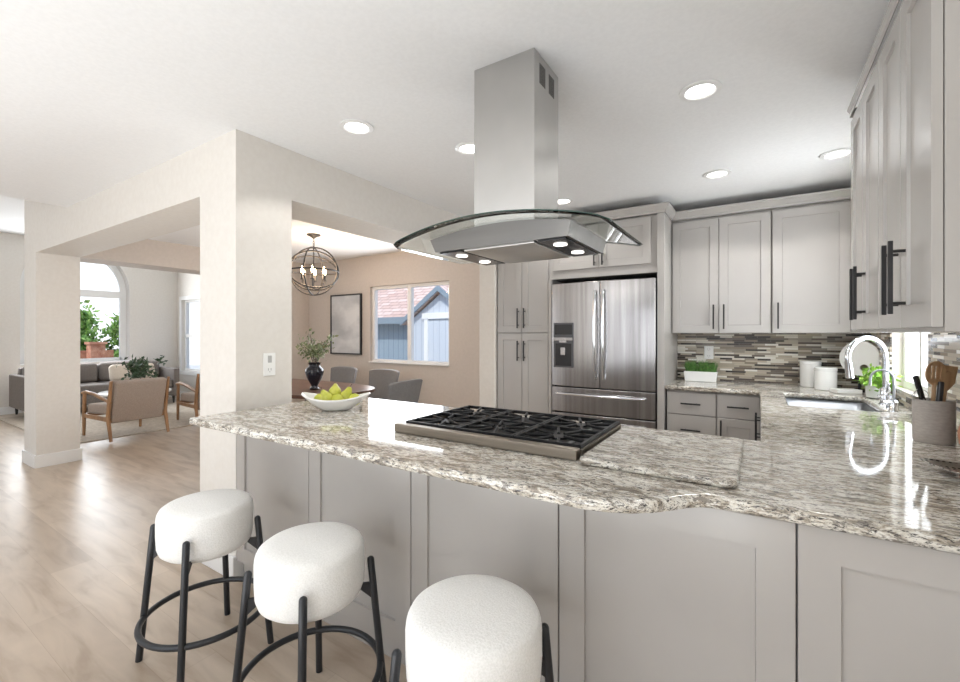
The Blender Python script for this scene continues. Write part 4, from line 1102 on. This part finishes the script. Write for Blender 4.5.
for sx_ in (-.38, .38):
    for sy_ in (-.98, .98): MB().cyl((sx_, sy_, 0), (sx_, sy_, .13), .014, .024, 10).build('leg', M['black'], sf)
lp = MB().box(-.07, .07, -.34, .34, -.15, .15); tag(lp.build('lumbar_pillow', M['cream_fabric'], loc=(-9.65, 3.32, .635), rot=(0, R(-14), 0), bevel=.06, seg=4), 'long cream lumbar pillow on the grey sofa', 'pillow')
lp = MB().box(-.07, .07, -.22, .22, -.21, .21); tag(lp.build('throw_pillow', M['sofa'], loc=(-9.66, 2.24, .70), rot=(0, R(-16), 0), bevel=.06, seg=4), 'square grey throw pillow at left end of sofa', 'pillow')
def make_arm(label, loc, rz):
    """faces local -X; back at +X"""
    r = thing('armchair', label, 'armchair', loc, rz, 'wood-framed taupe armchairs')
    bp = MB().box(-.05, .05, -.285, .285, 0, .53); bp.build('back_cushion', M['taupe'], r, loc=(.31, 0, .215), rot=(0, R(14), 0), bevel=.02, seg=3)
    MB().box(-.28, .28, -.285, .285, .27, .40).build('seat_cushion', M['taupe'], r, bevel=.03, seg=3, rot=(0, R(-3), 0), loc=(0, 0, .02))
    for s in (-1, 1):
        y = s * .315
        MB().tube([(.44, y, 0), (.36, y, .28), (.40, y, .52), (.445, y, .74)], [.018, .024, .022, .016], 8).build('rear_post', M['wood_light'], r, smooth=True, angle=60)
        MB().tube([(-.30, y, 0), (-.29, y, .30), (-.28, y, .545)], [.017, .022, .020], 8).build('front_leg', M['wood_light'], r, smooth=True, angle=60)
        b = MB(); b.tube([(-.34, y, .545), (-.24, y, .565), (0, y, .55), (.28, y, .50), (.42, y, .47)], [.018, .022, .022, .02, .016], 8); b.build('armrest', M['wood_light'], r, smooth=True, angle=60)
        MB().box(-.30, .37, y - .015, y + .015, .235, .285).build('side_rail', M['wood_light'], r, bevel=.004)
    MB().box(.33, .36, -.30, .30, .22, .27).build('cross_rail', M['wood_light'], r); MB().box(-.29, -.26, -.30, .30, .24, .29).build('cross_rail', M['wood_light'], r)
    return r
ac = make_arm('wooden armchair with taupe back turned to the kitchen', (-7.10, 2.35, .019), R(4))
dup(ac, 'wooden taupe armchair half hidden by the near column', (-7.19, 3.45, .019), R(-4))
# coffee table with vases
ctb = thing('coffee_table', 'round white coffee table with dark base on the rug', 'table', (-8.45, 2.95, .0145))
MB().lathe([(0, .37), (.46, .37), (.47, .38), (.47, .40), (.46, .405), (0, .405)], seg=48).build('tabletop', M['white_glaze'], ctb, smooth=True)
MB().lathe([(.34, 0), (.36, .01), (.36, .05), (.30, .06), (.05, .08), (.05, .369)], seg=40).build('base', M['black_glaze'], ctb, smooth=True)
tvv = thing('leafy_vase', 'cream vase with dark green leafy stems on coffee table', 'vase', (-8.40, 2.95, .42))
MB().lathe([(.04, 0), (.07, .03), (.075, .09), (.045, .16), (.035, .20), (.04, .21), (.03, .21), (0, .18)], seg=24).build('vessel', M['cream_fabric'], tvv, smooth=True)
cs = [(random.gauss(0, .10), random.gauss(0, .12), .31 + random.gauss(0, .07)) for _ in range(22)]
b = MB(); [b.tube([(0, 0, .17), (c[0] * .5, c[1] * .5, .28), c], .003, 5) for c in cs]; b.build('stems', M['bark'], tvv)
MB().leaves(cs, 330, .085, .04).build('foliage', M['leaf_dark'], tvv)
tw = MB().lathe([(.03, 0), (.05, .02), (.055, .10), (.03, .15), (.025, .17), (0, .16)], seg=20); tag(tw.build('bud_vase', M['white_glaze'], loc=(-8.22, 3.10, .42), smooth=True), 'small white bud vase beside the leafy vase', 'vase')
tp = MB().lathe([(0, 0), (.04, .01), (.075, .07), (.08, .13), (.05, .20), (.0, .22)], seg=24); tag(tp.build('protea_bloom', M['taupe'], loc=(-8.47, 3.20, .42), smooth=True), 'rounded tan ceramic object right of the leafy vase', 'ornament')
